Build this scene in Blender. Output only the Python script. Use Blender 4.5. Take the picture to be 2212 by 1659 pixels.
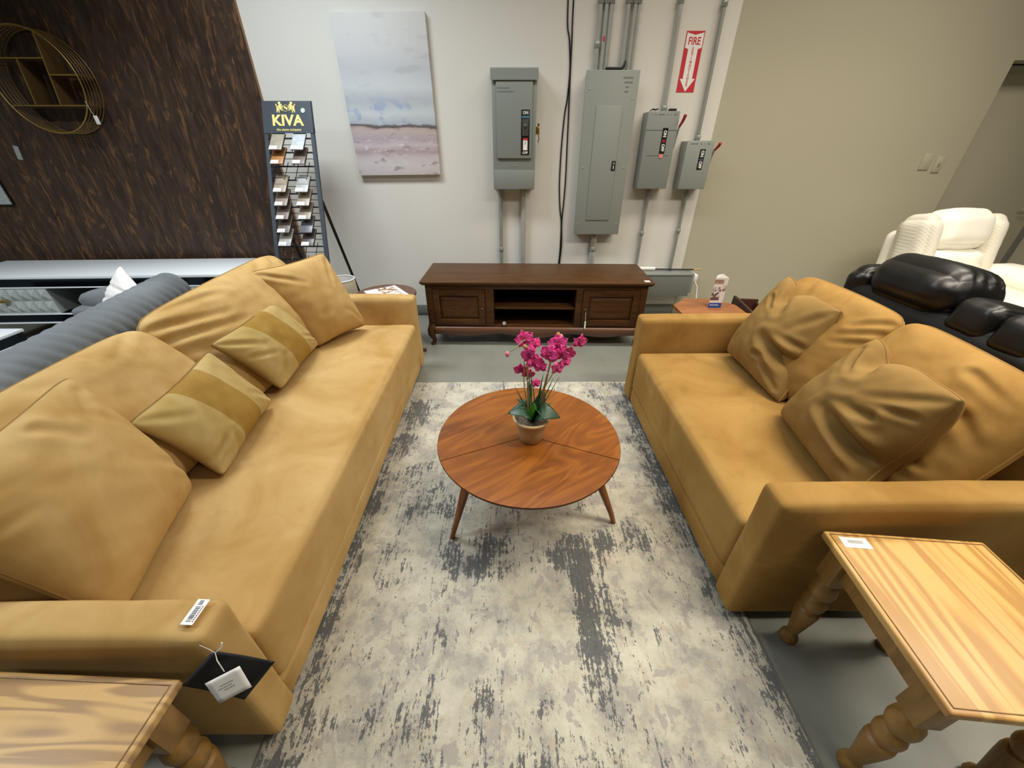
import bpy, bmesh, math, random
from mathutils import Vector, Matrix, noise
C = bpy.context.scene.collection
PI = math.pi
for o in list(bpy.data.objects): bpy.data.objects.remove(o)

# ------------------------------------------------------------------ camera
cam = bpy.data.cameras.new('camera'); co = bpy.data.objects.new('camera', cam); C.objects.link(co)
co.location = (0, 0, 1.5); co.rotation_euler = (math.radians(58), 0, math.radians(-0.4))
cam.sensor_width = 36; cam.lens = 13.524; cam.clip_start = 0.01
bpy.context.scene.camera = co
vs = bpy.context.scene.view_settings
vs.view_transform = 'Standard'; vs.look = 'None'; vs.gamma = 1; vs.exposure = 0.07
try: vs.use_curve_mapping = False
except Exception: pass

# ------------------------------------------------------------------ world and lights
w = bpy.data.worlds.new('world'); bpy.context.scene.world = w; w.use_nodes = True
w.node_tree.nodes['Background'].inputs[0].default_value = (0.8, 0.9, 1, 1)
w.node_tree.nodes['Background'].inputs[1].default_value = 0.3

def area(name, loc, sx, sy, power, col, rot=(0, 0, 0)):
    l = bpy.data.lights.new(name, 'AREA'); l.shape = 'RECTANGLE'; l.size = sx; l.size_y = sy
    l.energy = power; l.color = col; l.spread = math.radians(140)
    o = bpy.data.objects.new(name, l); o.location = loc; o.rotation_euler = rot; C.objects.link(o)
WARM = (1, 0.90, 0.76); NEU = (1, 0.95, 0.87); COOL = (0.88, 0.95, 1)
# troffers in three rows under the ceiling, cool on the left, warm on the right
for (x_, y_, p_, c_) in ((-4.6, 0.8, 58, COOL), (-2.9, 0.8, 33, COOL), (-1.5, 2.5, 46, COOL), (0.1, 2.5, 14, NEU), (1.6, 0.8, 43, WARM), (1.6, 2.5, 19, WARM), (3.0, 0.8, 34, WARM), (3.0, 2.5, 27, WARM),
                       (4.8, 0.8, 9, WARM), (1.6, -1.2, 15, WARM), (-2.9, -1.2, 9, COOL), (3.2, -1.2, 8, WARM)):
    area('ceiling_troffer', (x_, y_, 3.3), 1.2, 0.5, p_, c_)

# ------------------------------------------------------------------ helpers
def lin(c):
    if isinstance(c, str):
        c = c.lstrip('#'); c = [int(c[i:i+2], 16) / 255 for i in (0, 2, 4)]
    return tuple((x / 12.92 if x <= 0.04045 else ((x + 0.055) / 1.055) ** 2.4) for x in c[:3]) + (1,)

class NT:
    def __init__(s, name):
        s.m = bpy.data.materials.new(name); s.m.use_nodes = True
        s.t = s.m.node_tree; s.b = s.t.nodes['Principled BSDF']
        s.tc = None
    def n(s, typ, **k):
        nd = s.t.nodes.new(typ)
        for a, v in k.items(): setattr(nd, a, v)
        return nd
    def l(s, a, b): s.t.links.new(a, b)
    def setin(s, node, key, v):
        if isinstance(v, bpy.types.NodeSocket): s.l(v, node.inputs[key])
        else: node.inputs[key].default_value = v
    def obj(s):
        if not s.tc: s.tc = s.n('ShaderNodeTexCoord')
        return s.tc.outputs['Object']
    def gen(s):
        if not s.tc: s.tc = s.n('ShaderNodeTexCoord')
        return s.tc.outputs['Generated']
    def mp(s, scale=(1, 1, 1), rot=(0, 0, 0), loc=(0, 0, 0), src=None):
        m = s.n('ShaderNodeMapping'); s.l(src or s.obj(), m.inputs[0])
        m.inputs['Scale'].default_value = scale; m.inputs['Rotation'].default_value = rot
        m.inputs['Location'].default_value = loc; return m.outputs[0]
    def noise(s, vec, scale=5, detail=4, rough=0.5, dist=0):
        n = s.n('ShaderNodeTexNoise'); s.l(vec, n.inputs['Vector'])
        n.inputs['Scale'].default_value = scale; n.inputs['Detail'].default_value = detail
        n.inputs['Roughness'].default_value = rough; n.inputs['Distortion'].default_value = dist
        return n.outputs['Fac']
    def math(s, op, a, b=0.0, c=None, clamp=False):
        n = s.n('ShaderNodeMath', operation=op); n.use_clamp = clamp
        s.setin(n, 0, a); s.setin(n, 1, b)
        if c is not None: s.setin(n, 2, c)
        return n.outputs[0]
    def ramp(s, f, stops, interp='LINEAR'):
        r = s.n('ShaderNodeValToRGB'); s.l(f, r.inputs[0]); r.color_ramp.interpolation = interp
        e = r.color_ramp.elements
        while len(e) < len(stops): e.new(0.5)
        for i, (p, c) in enumerate(stops):
            e[i].position = p
            e[i].color = lin(c) if not isinstance(c, (int, float)) else (c, c, c, 1)
        return r.outputs[0]
    def mix(s, f, a, b, mode='MIX'):
        n = s.n('ShaderNodeMix', data_type='RGBA'); n.blend_type = mode
        s.setin(n, 0, f)
        for k, v in ((6, a), (7, b)):
            if isinstance(v, str): v = lin(v)
            s.setin(n, k, v)
        return n.outputs[2]
    def sep(s, vec):
        n = s.n('ShaderNodeSeparateXYZ'); s.l(vec, n.inputs[0]); return n.outputs
    def step(s, v, lo, hi):
        n = s.n('ShaderNodeMapRange'); n.interpolation_type = 'SMOOTHSTEP'
        s.setin(n, 0, v); n.inputs[1].default_value = lo; n.inputs[2].default_value = hi
        return n.outputs[0]
    def bump(s, h, strength=0.3, dist=0.002):
        n = s.n('ShaderNodeBump'); s.l(h, n.inputs['Height']); n.inputs['Strength'].default_value = strength
        n.inputs['Distance'].default_value = dist; s.l(n.outputs[0], s.b.inputs['Normal'])
    def out(s, col=None, rough=0.5, metal=0, sheen=0, sheen_tint=None, coat=0, spec=0.5):
        if col is not None:
            if isinstance(col, str): col = lin(col)
            s.setin(s.b, 'Base Color', col)
        s.setin(s.b, 'Roughness', rough); s.b.inputs['Metallic'].default_value = metal
        s.b.inputs['Sheen Weight'].default_value = sheen
        if sheen_tint: s.b.inputs['Sheen Tint'].default_value = lin(sheen_tint)
        s.b.inputs['Coat Weight'].default_value = coat
        s.b.inputs['Specular IOR Level'].default_value = spec
        return s.m

def plain(name, col, rough=0.5, metal=0, var=0.06, vs_=6, **k):
    t = NT(name); f = t.noise(t.obj(), vs_, 4)
    c = lin(col); d = tuple(x * (1 - var) for x in c[:3]) + (1,); e = tuple(min(1, x * (1 + var)) for x in c[:3]) + (1,)
    return t.out(t.mix(f, d, e), rough, metal, **k)

def velvet(name, base, dark, light, sheen=0.35):
    t = NT(name)
    f = t.noise(t.obj(), 3.2, 5, 0.6, 0.6)
    c = t.ramp(f, [(0.32, dark), (0.5, base), (0.68, light)])
    g = t.noise(t.obj(), 11, 3, 0.5, 1.2)
    c = t.mix(t.step(g, 0.55, 0.75), c, t.mix(0.35, c, dark))
    h = t.noise(t.obj(), 420, 2)
    t.bump(h, 0.12, 0.0006)
    return t.out(c, 0.85, 0, sheen, light, spec=0.2)

M = {}
M['velvet_left'] = velvet('velvet_camel', '#b89760', '#aa864c', '#c4a46e')
M['velvet_right'] = velvet('velvet_tan_warm_lit', '#9a773f', '#896630', '#a6854b')  # tan velvet with the right side's warm light put into its colour
M['pillow_right'] = velvet('velvet_tan_shaded_pillow', '#8a6e3e', '#7e6234', '#967a4b')  # right-hand velvet darkened again, part of the cushions' shade in its colour
M['piping'] = plain('velvet_piping', '#8f6d38', 0.9)
M['piping_brown'] = plain('brown_piping', '#7d5c2e', 0.9)
M['black_plastic'] = plain('black_plastic', '#161616', 0.45)
M['black_metal'] = plain('black_metal', '#1b1e24', 0.4, 0.3)
M['rack_blue_black'] = plain('rack_blue_black', '#343c44', 0.45, 0.2)
M['panel_gray'] = plain('panel_gray', '#858b86', 0.42, 0.0, 0.04, 3)
M['panel_light'] = plain('panel_light_gray', '#8f958f', 0.42, 0, 0.04, 3)
M['galv'] = plain('galvanized_steel', '#c6c9c3', 0.3, 0.45, 0.12, 25)
M['galv_dull'] = plain('galvanized_dull', '#a3a7a1', 0.42, 0.4, 0.12, 25)
M['paint_white'] = plain('white_paint', '#e9e9e6', 0.5)
M['sticker'] = plain('white_paper', '#efeeea', 0.6, 0, 0.02)
M['ink'] = plain('dark_ink', '#4a4d5a', 0.7)
M['ink_soft'] = plain('faded_ink', '#6f7472', 0.7)
M['red'] = plain('red_vinyl', '#c8303a', 0.5, 0, 0.05)
M['red_handle'] = plain('red_handle', '#a3242c', 0.4)
M['gold_print'] = plain('gold_print', '#ded07e', 0.5)
M['brass'] = plain('brass', '#b8954c', 0.3, 0.9)
M['gold_wire'] = plain('gold_wire', '#836735', 0.4, 0.5)
M['string'] = plain('white_string', '#e4e4dc', 0.8)
M['gloss_white'] = plain('gloss_white_lacquer', '#e9edee', 0.35, 0, 0.02, coat=0.1)
M['mirror_dark'] = plain('dark_mirror', '#2b343c', 0.08, 0.9, 0.05)
M['silver_facet'] = plain('silver_facet', '#c5ccc8', 0.22, 0.35, 0.06)
M['black_leather'] = None

def leather(name, col, rough, bs=90):
    t = NT(name); h = t.noise(t.obj(), bs, 4, 0.6); t.bump(h, 0.25, 0.001)
    g = t.noise(t.obj(), 5, 3)
    c = lin(col)
    return t.out(t.mix(g, c, tuple(x * 1.4 for x in c[:3]) + (1,)), rough, coat=0.0)
M['black_leather'] = leather('black_leather', '#0e0e0e', 0.36)
M['white_leather'] = leather('white_leather', '#f0ede2', 0.45)
def quilt(name, col):
    t = NT(name)
    x, y, z = t.sep(t.obj())
    a = t.math('SINE', t.math('MULTIPLY', t.math('ADD', x, z), 130))
    b = t.math('SINE', t.math('MULTIPLY', t.math('SUBTRACT', x, z), 130))
    t.bump(t.math('ADD', t.math('ABSOLUTE', a), t.math('ABSOLUTE', b)), 0.25, 0.003)
    return t.out(col, 0.5)
M['white_quilt'] = quilt('white_quilted_leather', '#e9e5d6')
t = NT('gray_channel_velvet'); f = t.noise(t.obj(), 4, 4)
M['gray_velvet'] = t.out(t.ramp(f, [(0.3, '#5b5f62'), (0.7, '#707477')]), 0.75, 0, 0.5, '#94989a', spec=0.3)

# wood
def wood(name, cols, scale=(1, 1, 1), rot=0.0, k=7.0, nscale=1.4, dist=0.6, rough=0.35, coat=0.0, fine='#000000', finef=0.12, axis=(9, 1, 9), spec=0.5):
    t = NT(name)
    rr_ = t.mp(rot=(0, 0, rot)); v = t.mp(scale=axis, src=rr_)
    base = t.noise(v, nscale, 2, 0.5, dist)
    r = t.math('PINGPONG', t.math('MULTIPLY', base, k), 0.5)
    r = t.math('MULTIPLY', r, 2)
    c = t.ramp(r, [(i / (len(cols) - 1), cc) for i, cc in enumerate(cols)])
    fv = t.mp(scale=(axis[0] * 14, axis[1] * 3, axis[2] * 14), src=rr_)
    fn = t.noise(fv, 3, 3, 0.6)
    c = t.mix(t.math('MULTIPLY', t.step(fn, 0.45, 0.75), finef), c, fine)
    t.bump(fn, 0.1, 0.0005)
    return t.out(c, rough, coat=coat, spec=spec)
M['table_wood'] = wood('warm_walnut_top', ['#7a4412', '#864c16', '#96591c', '#884e17', '#703c10'], rot=math.radians(50), axis=(5, 1.1, 5), k=2.2, nscale=1.3, dist=1.6, rough=0.3, coat=0.15, fine='#5c3314', finef=0.25)
M['table_leg'] = wood('walnut_leg', ['#7d4a22', '#8f5728', '#74431d'], axis=(9, 9, 1), k=3, rough=0.35, fine='#3a2110', finef=0.3)
M['console_wood'] = wood('dark_mahogany', ['#40260f', '#4a2d13', '#533518', '#432811'], axis=(1, 9, 9), k=3, nscale=1.6, rough=0.45, spec=0.3, fine='#241208', finef=0.35)
M['console_top'] = wood('mahogany_top', ['#472c13', '#503318', '#573a1c', '#492e15'], axis=(1, 8, 8), k=3, nscale=1.3, rough=0.45, spec=0.25, fine='#35200f', finef=0.35)
M['console_dark'] = plain('console_dark_wood', '#3b2011', 0.5)  # deep brown wood for the console knobs and the slatted rack
M['stool_wood'] = plain('brown_stool_wood', '#5f3f2d', 0.35, 0, 0.15, 12)
M['cherry'] = wood('cherry_wood', ['#8a5530', '#98603a', '#a56d44'], axis=(3, 9, 9), k=2.5, rough=0.35)
def pine(name, seed, swirl, light, mid, dark, k=9, rot=0.0):
    t = NT(name)
    x, y, z = t.sep(t.mp(rot=(0, 0, rot)))
    plank = t.math('FLOOR', t.math('MULTIPLY', x, 1 / 0.088))
    cmb = t.n('ShaderNodeCombineXYZ')
    t.l(t.math('MULTIPLY', x, 9.0), cmb.inputs[0])
    t.l(t.math('ADD', t.math('MULTIPLY', y, 0.7), t.math('MULTIPLY', plank, 3.7 + seed)), cmb.inputs[1])
    t.l(t.math('MULTIPLY', plank, 2.3), cmb.inputs[2])
    nz = t.noise(cmb.outputs[0], 1.1, 2, 0.45, swirl)
    r = t.math('MULTIPLY', t.math('PINGPONG', t.math('MULTIPLY', nz, k), 0.5), 2)
    c = t.ramp(r, [(0.0, light), (0.3, light), (0.52, mid), (0.8, dark), (1, dark)])
    pv = t.n('ShaderNodeTexWhiteNoise', noise_dimensions='1D'); t.l(plank, pv.inputs['W'])
    tint = t.ramp(pv.outputs['Value'], [(0, '#c59656'), (0.45, '#c49d5c'), (0.7, '#c68c57'), (1, '#b99256')])
    c = t.mix(0.4, c, tint)
    fn = t.noise(t.mp(scale=(120, 6, 120), rot=(0, 0, rot)), 2, 3)
    c = t.mix(t.math('MULTIPLY', t.step(fn, 0.5, 0.8), 0.18), c, '#8a6a3a')
    # a few knots
    kn = t.n('ShaderNodeTexVoronoi'); t.l(t.mp(scale=(1, 0.8, 1), rot=(0, 0, rot), loc=(seed, 0.3, 0)), kn.inputs['Vector']); kn.inputs['Scale'].default_value = 3.2
    c = t.mix(t.step(kn.outputs['Distance'], 0.055, 0.02), c, '#6d4a26')
    t.bump(t.math('ADD', r, fn), 0.12, 0.0008)
    return t.out(c, 0.42)
M['pine_right'] = pine('pine_board_right', 0.4, 0.5, '#cdaa66', '#bd9550', '#9a723a', 8)
M['pine_left'] = pine('pine_board_left', 2.9, 0.9, '#c0a066', '#a48858', '#735e44', 8, math.radians(90))
M['pine_leg'] = wood('pine_leg', ['#87662f', '#936f39', '#785825'], axis=(8, 8, 1), k=3, rough=0.45, fine='#6d5026', finef=0.3)

# floor paint
t = NT('floor_gray_tile')
f = t.noise(t.obj(), 2.2, 5, 0.6)
c = t.ramp(f, [(0.3, '#7c7d73'), (0.7, '#8a8b80')])
br = t.n('ShaderNodeTexBrick'); t.l(t.mp(loc=(0.15, 0.03, 0)), br.inputs['Vector']); br.offset = 0.0
br.inputs['Scale'].default_value = 1.0; br.inputs['Brick Width'].default_value = 0.9; br.inputs['Row Height'].default_value = 0.9
br.inputs['Mortar Size'].default_value = 0.0022; br.inputs['Mortar Smooth'].default_value = 0.3
c = t.mix(t.math('MULTIPLY', br.outputs['Fac'], 0.3), c, '#5d605a')
rg = t.ramp(t.noise(t.obj(), 9, 3), [(0.3, 0.3), (0.7, 0.42)])
M['floor'] = t.out(c, rg, coat=0.1)

# rug
t = NT('distressed_rug')
P0 = t.obj()
big = t.noise(P0, 7.5, 9, 0.72, 0.1)
c = t.ramp(big, [(0.36, '#99978f'), (0.44, '#aca99d'), (0.5, '#bbb7a6'), (0.6, '#c7c3b2'), (0.72, '#d2cebf')])
md = t.noise(t.mp(scale=(1, 0.8, 1), loc=(3, 1, 0)), 13, 7, 0.68, 0.3)
c = t.mix(t.math('MULTIPLY', t.step(md, 0.55, 0.575), 0.8), c, '#a19c95')
md2 = t.noise(t.mp(scale=(1, 1, 1), loc=(7, 5, 0)), 19, 6, 0.7, 0.3)
c = t.mix(t.math('MULTIPLY', t.step(md2, 0.57, 0.60), 0.6), c, '#b5a895')
lowf = t.noise(t.mp(scale=(1.3, 1.0, 1), loc=(1.3, 4, 0)), 5.0, 4, 0.6, 0.3)
fine = t.noise(t.mp(scale=(1.5, 0.7, 1)), 48, 6, 0.8)
streak = t.noise(t.mp(scale=(95, 3.5, 1)), 1.0, 3, 0.6)
weave = t.noise(t.mp(scale=(2.5, 60, 1)), 1.0, 2, 0.5)
val = t.math('ADD', t.math('MULTIPLY', lowf, 1.0), t.math('MULTIPLY', t.math('SUBTRACT', fine, 0.5), 1.6))
val = t.math('ADD', val, t.math('MULTIPLY', t.math('SUBTRACT', streak, 0.5), 0.75))
val = t.math('ADD', val, t.math('MULTIPLY', t.math('SUBTRACT', weave, 0.5), 0.2))
# woven motif patches (x, y, rx, ry, strength), room metres
blobs = [(0.25, 1.02, .10, .09, .30), (0.29, 0.80, .06, .24, .34), (0.42, 1.07, .07, .09, .26), (0.37, 0.82, .035, .22, .26), (0.31, 0.60, .05, .14, .22), (-0.08, 0.94, .15, .07, .24), (-0.07, 1.05, .12, .06, .22), (-0.25, 0.98, .05, .14, .22),
         (0.55, 1.08, .09, .10, .10), (-0.10, 0.49, .06, .07, .20), (-0.25, 0.47, .03, .10, .18), (0.84, 1.95, .12, .45, .30), (0.80, 1.35, .10, .45, .16), (0.62, 2.25, .30, .06, .14), (-0.60, 2.02, .11, .15, .28), (-0.63, 1.72, .09, .12, .26), (-0.68, 0.9, .05, .9, .24),
         (0.86, 0.62, .055, .6, .22), (0.08, 0.34, .12, .03, .22), (-0.45, 1.35, .1, .25, .08), (0.66, 0.45, .10, .08, .07), (-.64, 0.45, .05, .2, .18), (0.42, 0.34, .02, .08, .15), (-0.3, 1.25, .18, .06, .10)]
acc = None
wob = t.n('ShaderNodeTexNoise'); t.l(P0, wob.inputs['Vector']); wob.inputs['Scale'].default_value = 9; wob.inputs['Detail'].default_value = 4
va = t.n('ShaderNodeVectorMath', operation='MULTIPLY_ADD'); t.l(wob.outputs['Color'], va.inputs[0]); va.inputs[1].default_value = (0.16, 0.16, 0); t.l(P0, va.inputs[2])
vb = t.n('ShaderNodeVectorMath', operation='SUBTRACT'); t.l(va.outputs[0], vb.inputs[0]); vb.inputs[1].default_value = (0.08, 0.08, 0)
for (bx, by, rx, ry, st) in blobs:
    m = t.n('ShaderNodeVectorMath', operation='SUBTRACT'); t.l(vb.outputs[0], m.inputs[0]); m.inputs[1].default_value = (bx, by, 0)
    m2 = t.n('ShaderNodeVectorMath', operation='DIVIDE'); t.l(m.outputs[0], m2.inputs[0]); m2.inputs[1].default_value = (rx, ry, 1000)
    m3 = t.n('ShaderNodeVectorMath', operation='LENGTH'); t.l(m2.outputs[0], m3.inputs[0])
    q = t.math('MULTIPLY', t.step(m3.outputs['Value'], 1.35, 0.5), st * 1.04)
    acc = q if acc is None else t.math('MAXIMUM', acc, q)
val = t.math('ADD', val, acc)
mask = t.step(val, 0.685, 0.715)
c = t.mix(t.math('MULTIPLY', mask, 0.93), c, t.ramp(fine, [(0.35, '#434546'), (0.65, '#636567')]))
t.bump(t.noise(P0, 260, 3), 0.35, 0.002)
M['rug'] = t.out(c, 0.95, spec=0.15, sheen=0.2)
M['rug_edge'] = plain('rug_binding', '#6a6963', 0.95)

# walls
def wallmat(name, col, rough=0.6):
    t = NT(name); f = t.noise(t.obj(), 1.3, 4); cc = lin(col)
    t.bump(t.noise(t.obj(), 160, 3), 0.08, 0.001)
    return t.out(t.mix(f, tuple(x * .97 for x in cc[:3]) + (1,), cc), rough)
M['wall_white'] = wallmat('wall_white_paint', '#e0deD6')
M['wall_olive'] = wallmat('wall_olive_paint', '#b8b39e', 0.42)
M['wall_gray'] = wallmat('wall_gray_paint', '#6f6e69')
M['ceiling'] = wallmat('ceiling_paint', '#5d5c59')
M['baseboard'] = plain('gray_rubber_baseboard', '#72746f', 0.5)
M['baseboard_olive'] = plain('olive_baseboard', '#96917e', 0.5)
t = NT('stained_plywood')
a = t.noise(t.mp(scale=(5, 5, 1.1)), 2.4, 6, 0.65, 1.1)
b = t.noise(t.mp(scale=(10, 10, 1.5), loc=(4, 0, 2)), 1.6, 6, 0.62, 2.2)
g = t.noise(t.mp(scale=(70, 70, 3)), 1.4, 3, 0.6, 0.3)
c = t.ramp(a, [(0.3, '#2f241d'), (0.5, '#433329'), (0.68, '#534034'), (0.8, '#5e4d41')])
c = t.mix(t.math('MULTIPLY', t.step(b, 0.55, 0.66), 0.8), c, '#7c5833')
b3_ = t.noise(t.mp(scale=(4.5, 4.5, 1.2), loc=(9, 0, 5)), 2.0, 6, 0.65, 2.6)
c = t.mix(t.math('MULTIPLY', t.step(b3_, 0.57, 0.68), 0.7), c, '#825b3c')
c = t.mix(t.math('MULTIPLY', t.step(b3_, 0.42, 0.3), 0.6), c, '#211712')
c = t.mix(t.math('MULTIPLY', t.step(g, 0.5, 0.75), 0.4), c, '#241a14')
t.bump(g, 0.2, 0.001)
M['plywood'] = t.out(c, 0.45, spec=0.4)
M['ply_edge'] = plain('raw_plywood_edge', '#9a7350', 0.7)

# --- mesh helpers
class MB:
    def __init__(s): s.bm = bmesh.new(); s.k = 0
    def _x(s, vs_, mat): bmesh.ops.transform(s.bm, matrix=mat, verts=vs_)
    def box(s, x0, x1, y0, y1, z0, z1, bev=0, seg=2, mat=None):
        b2 = bmesh.new(); r = bmesh.ops.create_cube(b2, size=1)
        for v in r['verts']:
            v.co = Vector(((x0 + x1) / 2 + v.co.x * (x1 - x0), (y0 + y1) / 2 + v.co.y * (y1 - y0), (z0 + z1) / 2 + v.co.z * (z1 - z0)))
        if bev: bmesh.ops.bevel(b2, geom=list(b2.edges), offset=bev, segments=seg, profile=0.5, affect='EDGES')
        s.merge(b2, mat); return s
    def merge(s, b2, mat=None):
        if mat is not None: bmesh.ops.transform(b2, matrix=mat, verts=list(b2.verts))
        me = bpy.data.meshes.new('t'); b2.to_mesh(me); s.bm.from_mesh(me); b2.free(); bpy.data.meshes.remove(me)
    def tube(s, pts, r, n=10, cap=True, closed=False):
        pts = [Vector(p) for p in pts]; rings = []
        N = len(pts); rr = r if isinstance(r, (list, tuple)) else [r] * N
        up = None
        for i, p in enumerate(pts):
            if closed: d = pts[(i + 1) % N] - pts[i - 1]
            else: d = (pts[min(i + 1, N - 1)] - pts[max(i - 1, 0)])
            d.normalize()
            if up is None:
                up = Vector((0, 0, 1)) if abs(d.z) < 0.9 else Vector((1, 0, 0))
            a = d.cross(up)
            if a.length < 1e-5: a = d.orthogonal()
            a.normalize(); b = a.cross(d).normalized(); up = b
            rings.append([s.bm.verts.new(p + (a * math.cos(2 * PI * j / n) + b * math.sin(2 * PI * j / n)) * rr[i]) for j in range(n)])
        for i in range(N if closed else N - 1):
            A, B = rings[i], rings[(i + 1) % N]
            for j in range(n):
                s.bm.faces.new((A[j], A[(j + 1) % n], B[(j + 1) % n], B[j]))
        if cap and not closed:
            s.bm.faces.new(rings[0][::-1]); s.bm.faces.new(rings[-1])
        return s
    def lathe(s, prof, n=32, c=(0, 0, 0), cap=True):
        rings = []
        for (r, z) in prof:
            rings.append([s.bm.verts.new((c[0] + r * math.cos(2 * PI * j / n), c[1] + r * math.sin(2 * PI * j / n), c[2] + z)) for j in range(n)])
        for A, B in zip(rings, rings[1:]):
            for j in range(n): s.bm.faces.new((A[j], A[(j + 1) % n], B[(j + 1) % n], B[j]))
        if cap:
            s.bm.faces.new(rings[0][::-1]); s.bm.faces.new(rings[-1])
        return s
    def prism(s, poly, d0, d1, plane='xz'):
        def mk(a, b, d): return {'xz': (a, d, b), 'xy': (a, b, d), 'yz': (d, a, b)}[plane]
        A = [s.bm.verts.new(mk(a, b, d0)) for a, b in poly]; B = [s.bm.verts.new(mk(a, b, d1)) for a, b in poly]
        n = len(poly)
        for j in range(n): s.bm.faces.new((A[j], A[(j + 1) % n], B[(j + 1) % n], B[j]))
        s.bm.faces.new(A[::-1]); s.bm.faces.new(B); return s
    def grid(s, f, nu, nv):
        V = [[s.bm.verts.new(f(i / nu, j / nv)) for j in range(nv + 1)] for i in range(nu + 1)]
        for i in range(nu):
            for j in range(nv): s.bm.faces.new((V[i][j], V[i + 1][j], V[i + 1][j + 1], V[i][j + 1]))
        return s
    def ball(s, c, r, sc=(1, 1, 1), n=16):
        b2 = bmesh.new(); bmesh.ops.create_uvsphere(b2, u_segments=n, v_segments=max(6, n // 2), radius=r)
        for v in b2.verts: v.co = Vector((v.co.x * sc[0] + c[0], v.co.y * sc[1] + c[1], v.co.z * sc[2] + c[2]))
        s.merge(b2); return s
    def build(s, name, mat, parent=None, smooth=True, ang=35, mat4=None):
        if mat4 is not None: bmesh.ops.transform(s.bm, matrix=mat4, verts=list(s.bm.verts))
        bmesh.ops.recalc_face_normals(s.bm, faces=list(s.bm.faces))
        me = bpy.data.meshes.new(name); s.bm.to_mesh(me); s.bm.free()
        if isinstance(mat, str): mat = M[mat]
        me.materials.append(mat)
        if smooth:
            for p in me.polygons: p.use_smooth = True
            if ang < 180: me.set_sharp_from_angle(angle=math.radians(ang))
        o = bpy.data.objects.new(name, me); C.objects.link(o)
        if parent: o.parent = parent
        return o

def tag(o, label, cat, group=None):
    o['label'] = label; o['category'] = cat
    if group: o['group'] = group
    return o
def thing(name, label, cat, loc=(0, 0, 0), rz=0, group=None):
    o = bpy.data.objects.new(name, None); C.objects.link(o); o.empty_display_size = 0.05
    o.location = loc; o.rotation_euler = (0, 0, rz); return tag(o, label, cat, group)
def lab(o, label): o['label'] = label; return o
def struct(o): o['kind'] = 'structure'; return o
def text(name, body, size, mat, parent, mat4, ext=0.0006, off=0.0, spacing=1.0, sx=1.0):
    cu = bpy.data.curves.new(name, 'FONT'); cu.body = body; cu.size = size; cu.extrude = ext; cu.offset = off
    cu.align_x = 'CENTER'; cu.align_y = 'CENTER'; cu.space_character = spacing; cu.resolution_u = 3
    o = bpy.data.objects.new('tmp', cu); C.objects.link(o)
    bpy.context.view_layer.update()
    me = bpy.data.meshes.new_from_object(o.evaluated_get(bpy.context.evaluated_depsgraph_get()))
    bpy.data.objects.remove(o); bpy.data.curves.remove(cu)
    me.transform(Matrix.Diagonal((sx, 1, 1, 1))); me.transform(mat4); me.materials.clear(); me.materials.append(M[mat]); me.name = name
    q = bpy.data.objects.new(name, me); C.objects.link(q)
    if parent: q.parent = parent
    return q
FRONT = Matrix.Rotation(PI / 2, 4, 'X')       # text plane facing -Y
def at(x, y, z, m=FRONT): return Matrix.Translation((x, y, z)) @ m
def copy_tree(o, parent=None):
    c = o.copy(); C.objects.link(c)
    if parent: c.parent = parent
    for ch in list(o.children): copy_tree(ch, c)
    return c

def foldf(folds, u, v):
    d = 0.0
    for (u0, v0, u1, v1, amp, wd) in folds:
        ax, ay = u1 - u0, v1 - v0; L2 = ax * ax + ay * ay
        s_ = ((u - u0) * ax + (v - v0) * ay) / L2
        sc = min(1, max(0, s_)); px, py = u0 + ax * sc, v0 + ay * sc
        dist = math.hypot(u - px, v - py)
        fall = 1 - 0.75 * sc
        d -= amp * fall * math.exp(-(dist / wd) ** 2)
        dist2 = dist / wd
        d += amp * fall * 0.45 * math.exp(-((dist2 - 2.0) ** 2))
    return d

def soft_box(name, mat, parent, size, r=0.04, crown=(0, 0, 0.02), n=18, seed=0, amp=0.004, nsc=5, folds=None, faxis='x', mat4=None, shape=None):
    """padded block centred on its own origin"""
    b = bmesh.new(); bmesh.ops.create_cube(b, size=2)
    bmesh.ops.subdivide_edges(b, edges=list(b.edges), cuts=n, use_grid_fill=True)
    h = [s_ / 2 for s_ in size]
    for v in b.verts:
        q = [math.copysign(1 - (1 - abs(t_)) ** 1.4, t_) if abs(t_) < 1 else t_ for t_ in v.co]
        p = Vector([q[i] * h[i] for i in range(3)])
        inner = Vector([max(-(h[i] - min(r, h[i])), min(h[i] - min(r, h[i]), p[i])) for i in range(3)])
        d = p - inner
        if d.length > 1e-6:
            d.normalize(); p2 = inner + d * min(r, *h)
        else: p2 = p
        for i in range(3):
            o1, o2 = [k for k in range(3) if k != i]
            p2[i] += math.copysign(1, q[i]) * abs(q[i]) ** 1.5 * crown[i] * max(0, (1 - abs(q[o1]) ** 3)) * max(0, (1 - abs(q[o2]) ** 3)) if crown[i] else 0
        nn = noise.noise(p * nsc + Vector((seed * 7.3, seed * 3.1, seed)))
        n2 = noise.noise(p * nsc * 3.1 + Vector((seed * 2.3, seed, 5)))
        p2 += d * (amp * nn + amp * 0.35 * n2)
        if folds:
            if faxis == 'x': uu, vv, k = q[1], q[2], 0
            elif faxis == 'z': uu, vv, k = q[0], q[1], 2
            else: uu, vv, k = q[0], q[2], 1
            if q[k] > 0.2: p2[k] += foldf(folds, uu, vv) * min(1, q[k])
        if shape: p2 = shape(p2, q)
        v.co = p2
    m = MB(); m.bm.free(); m.bm = b
    return m.build(name, mat, parent, ang=180, mat4=mat4)

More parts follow.
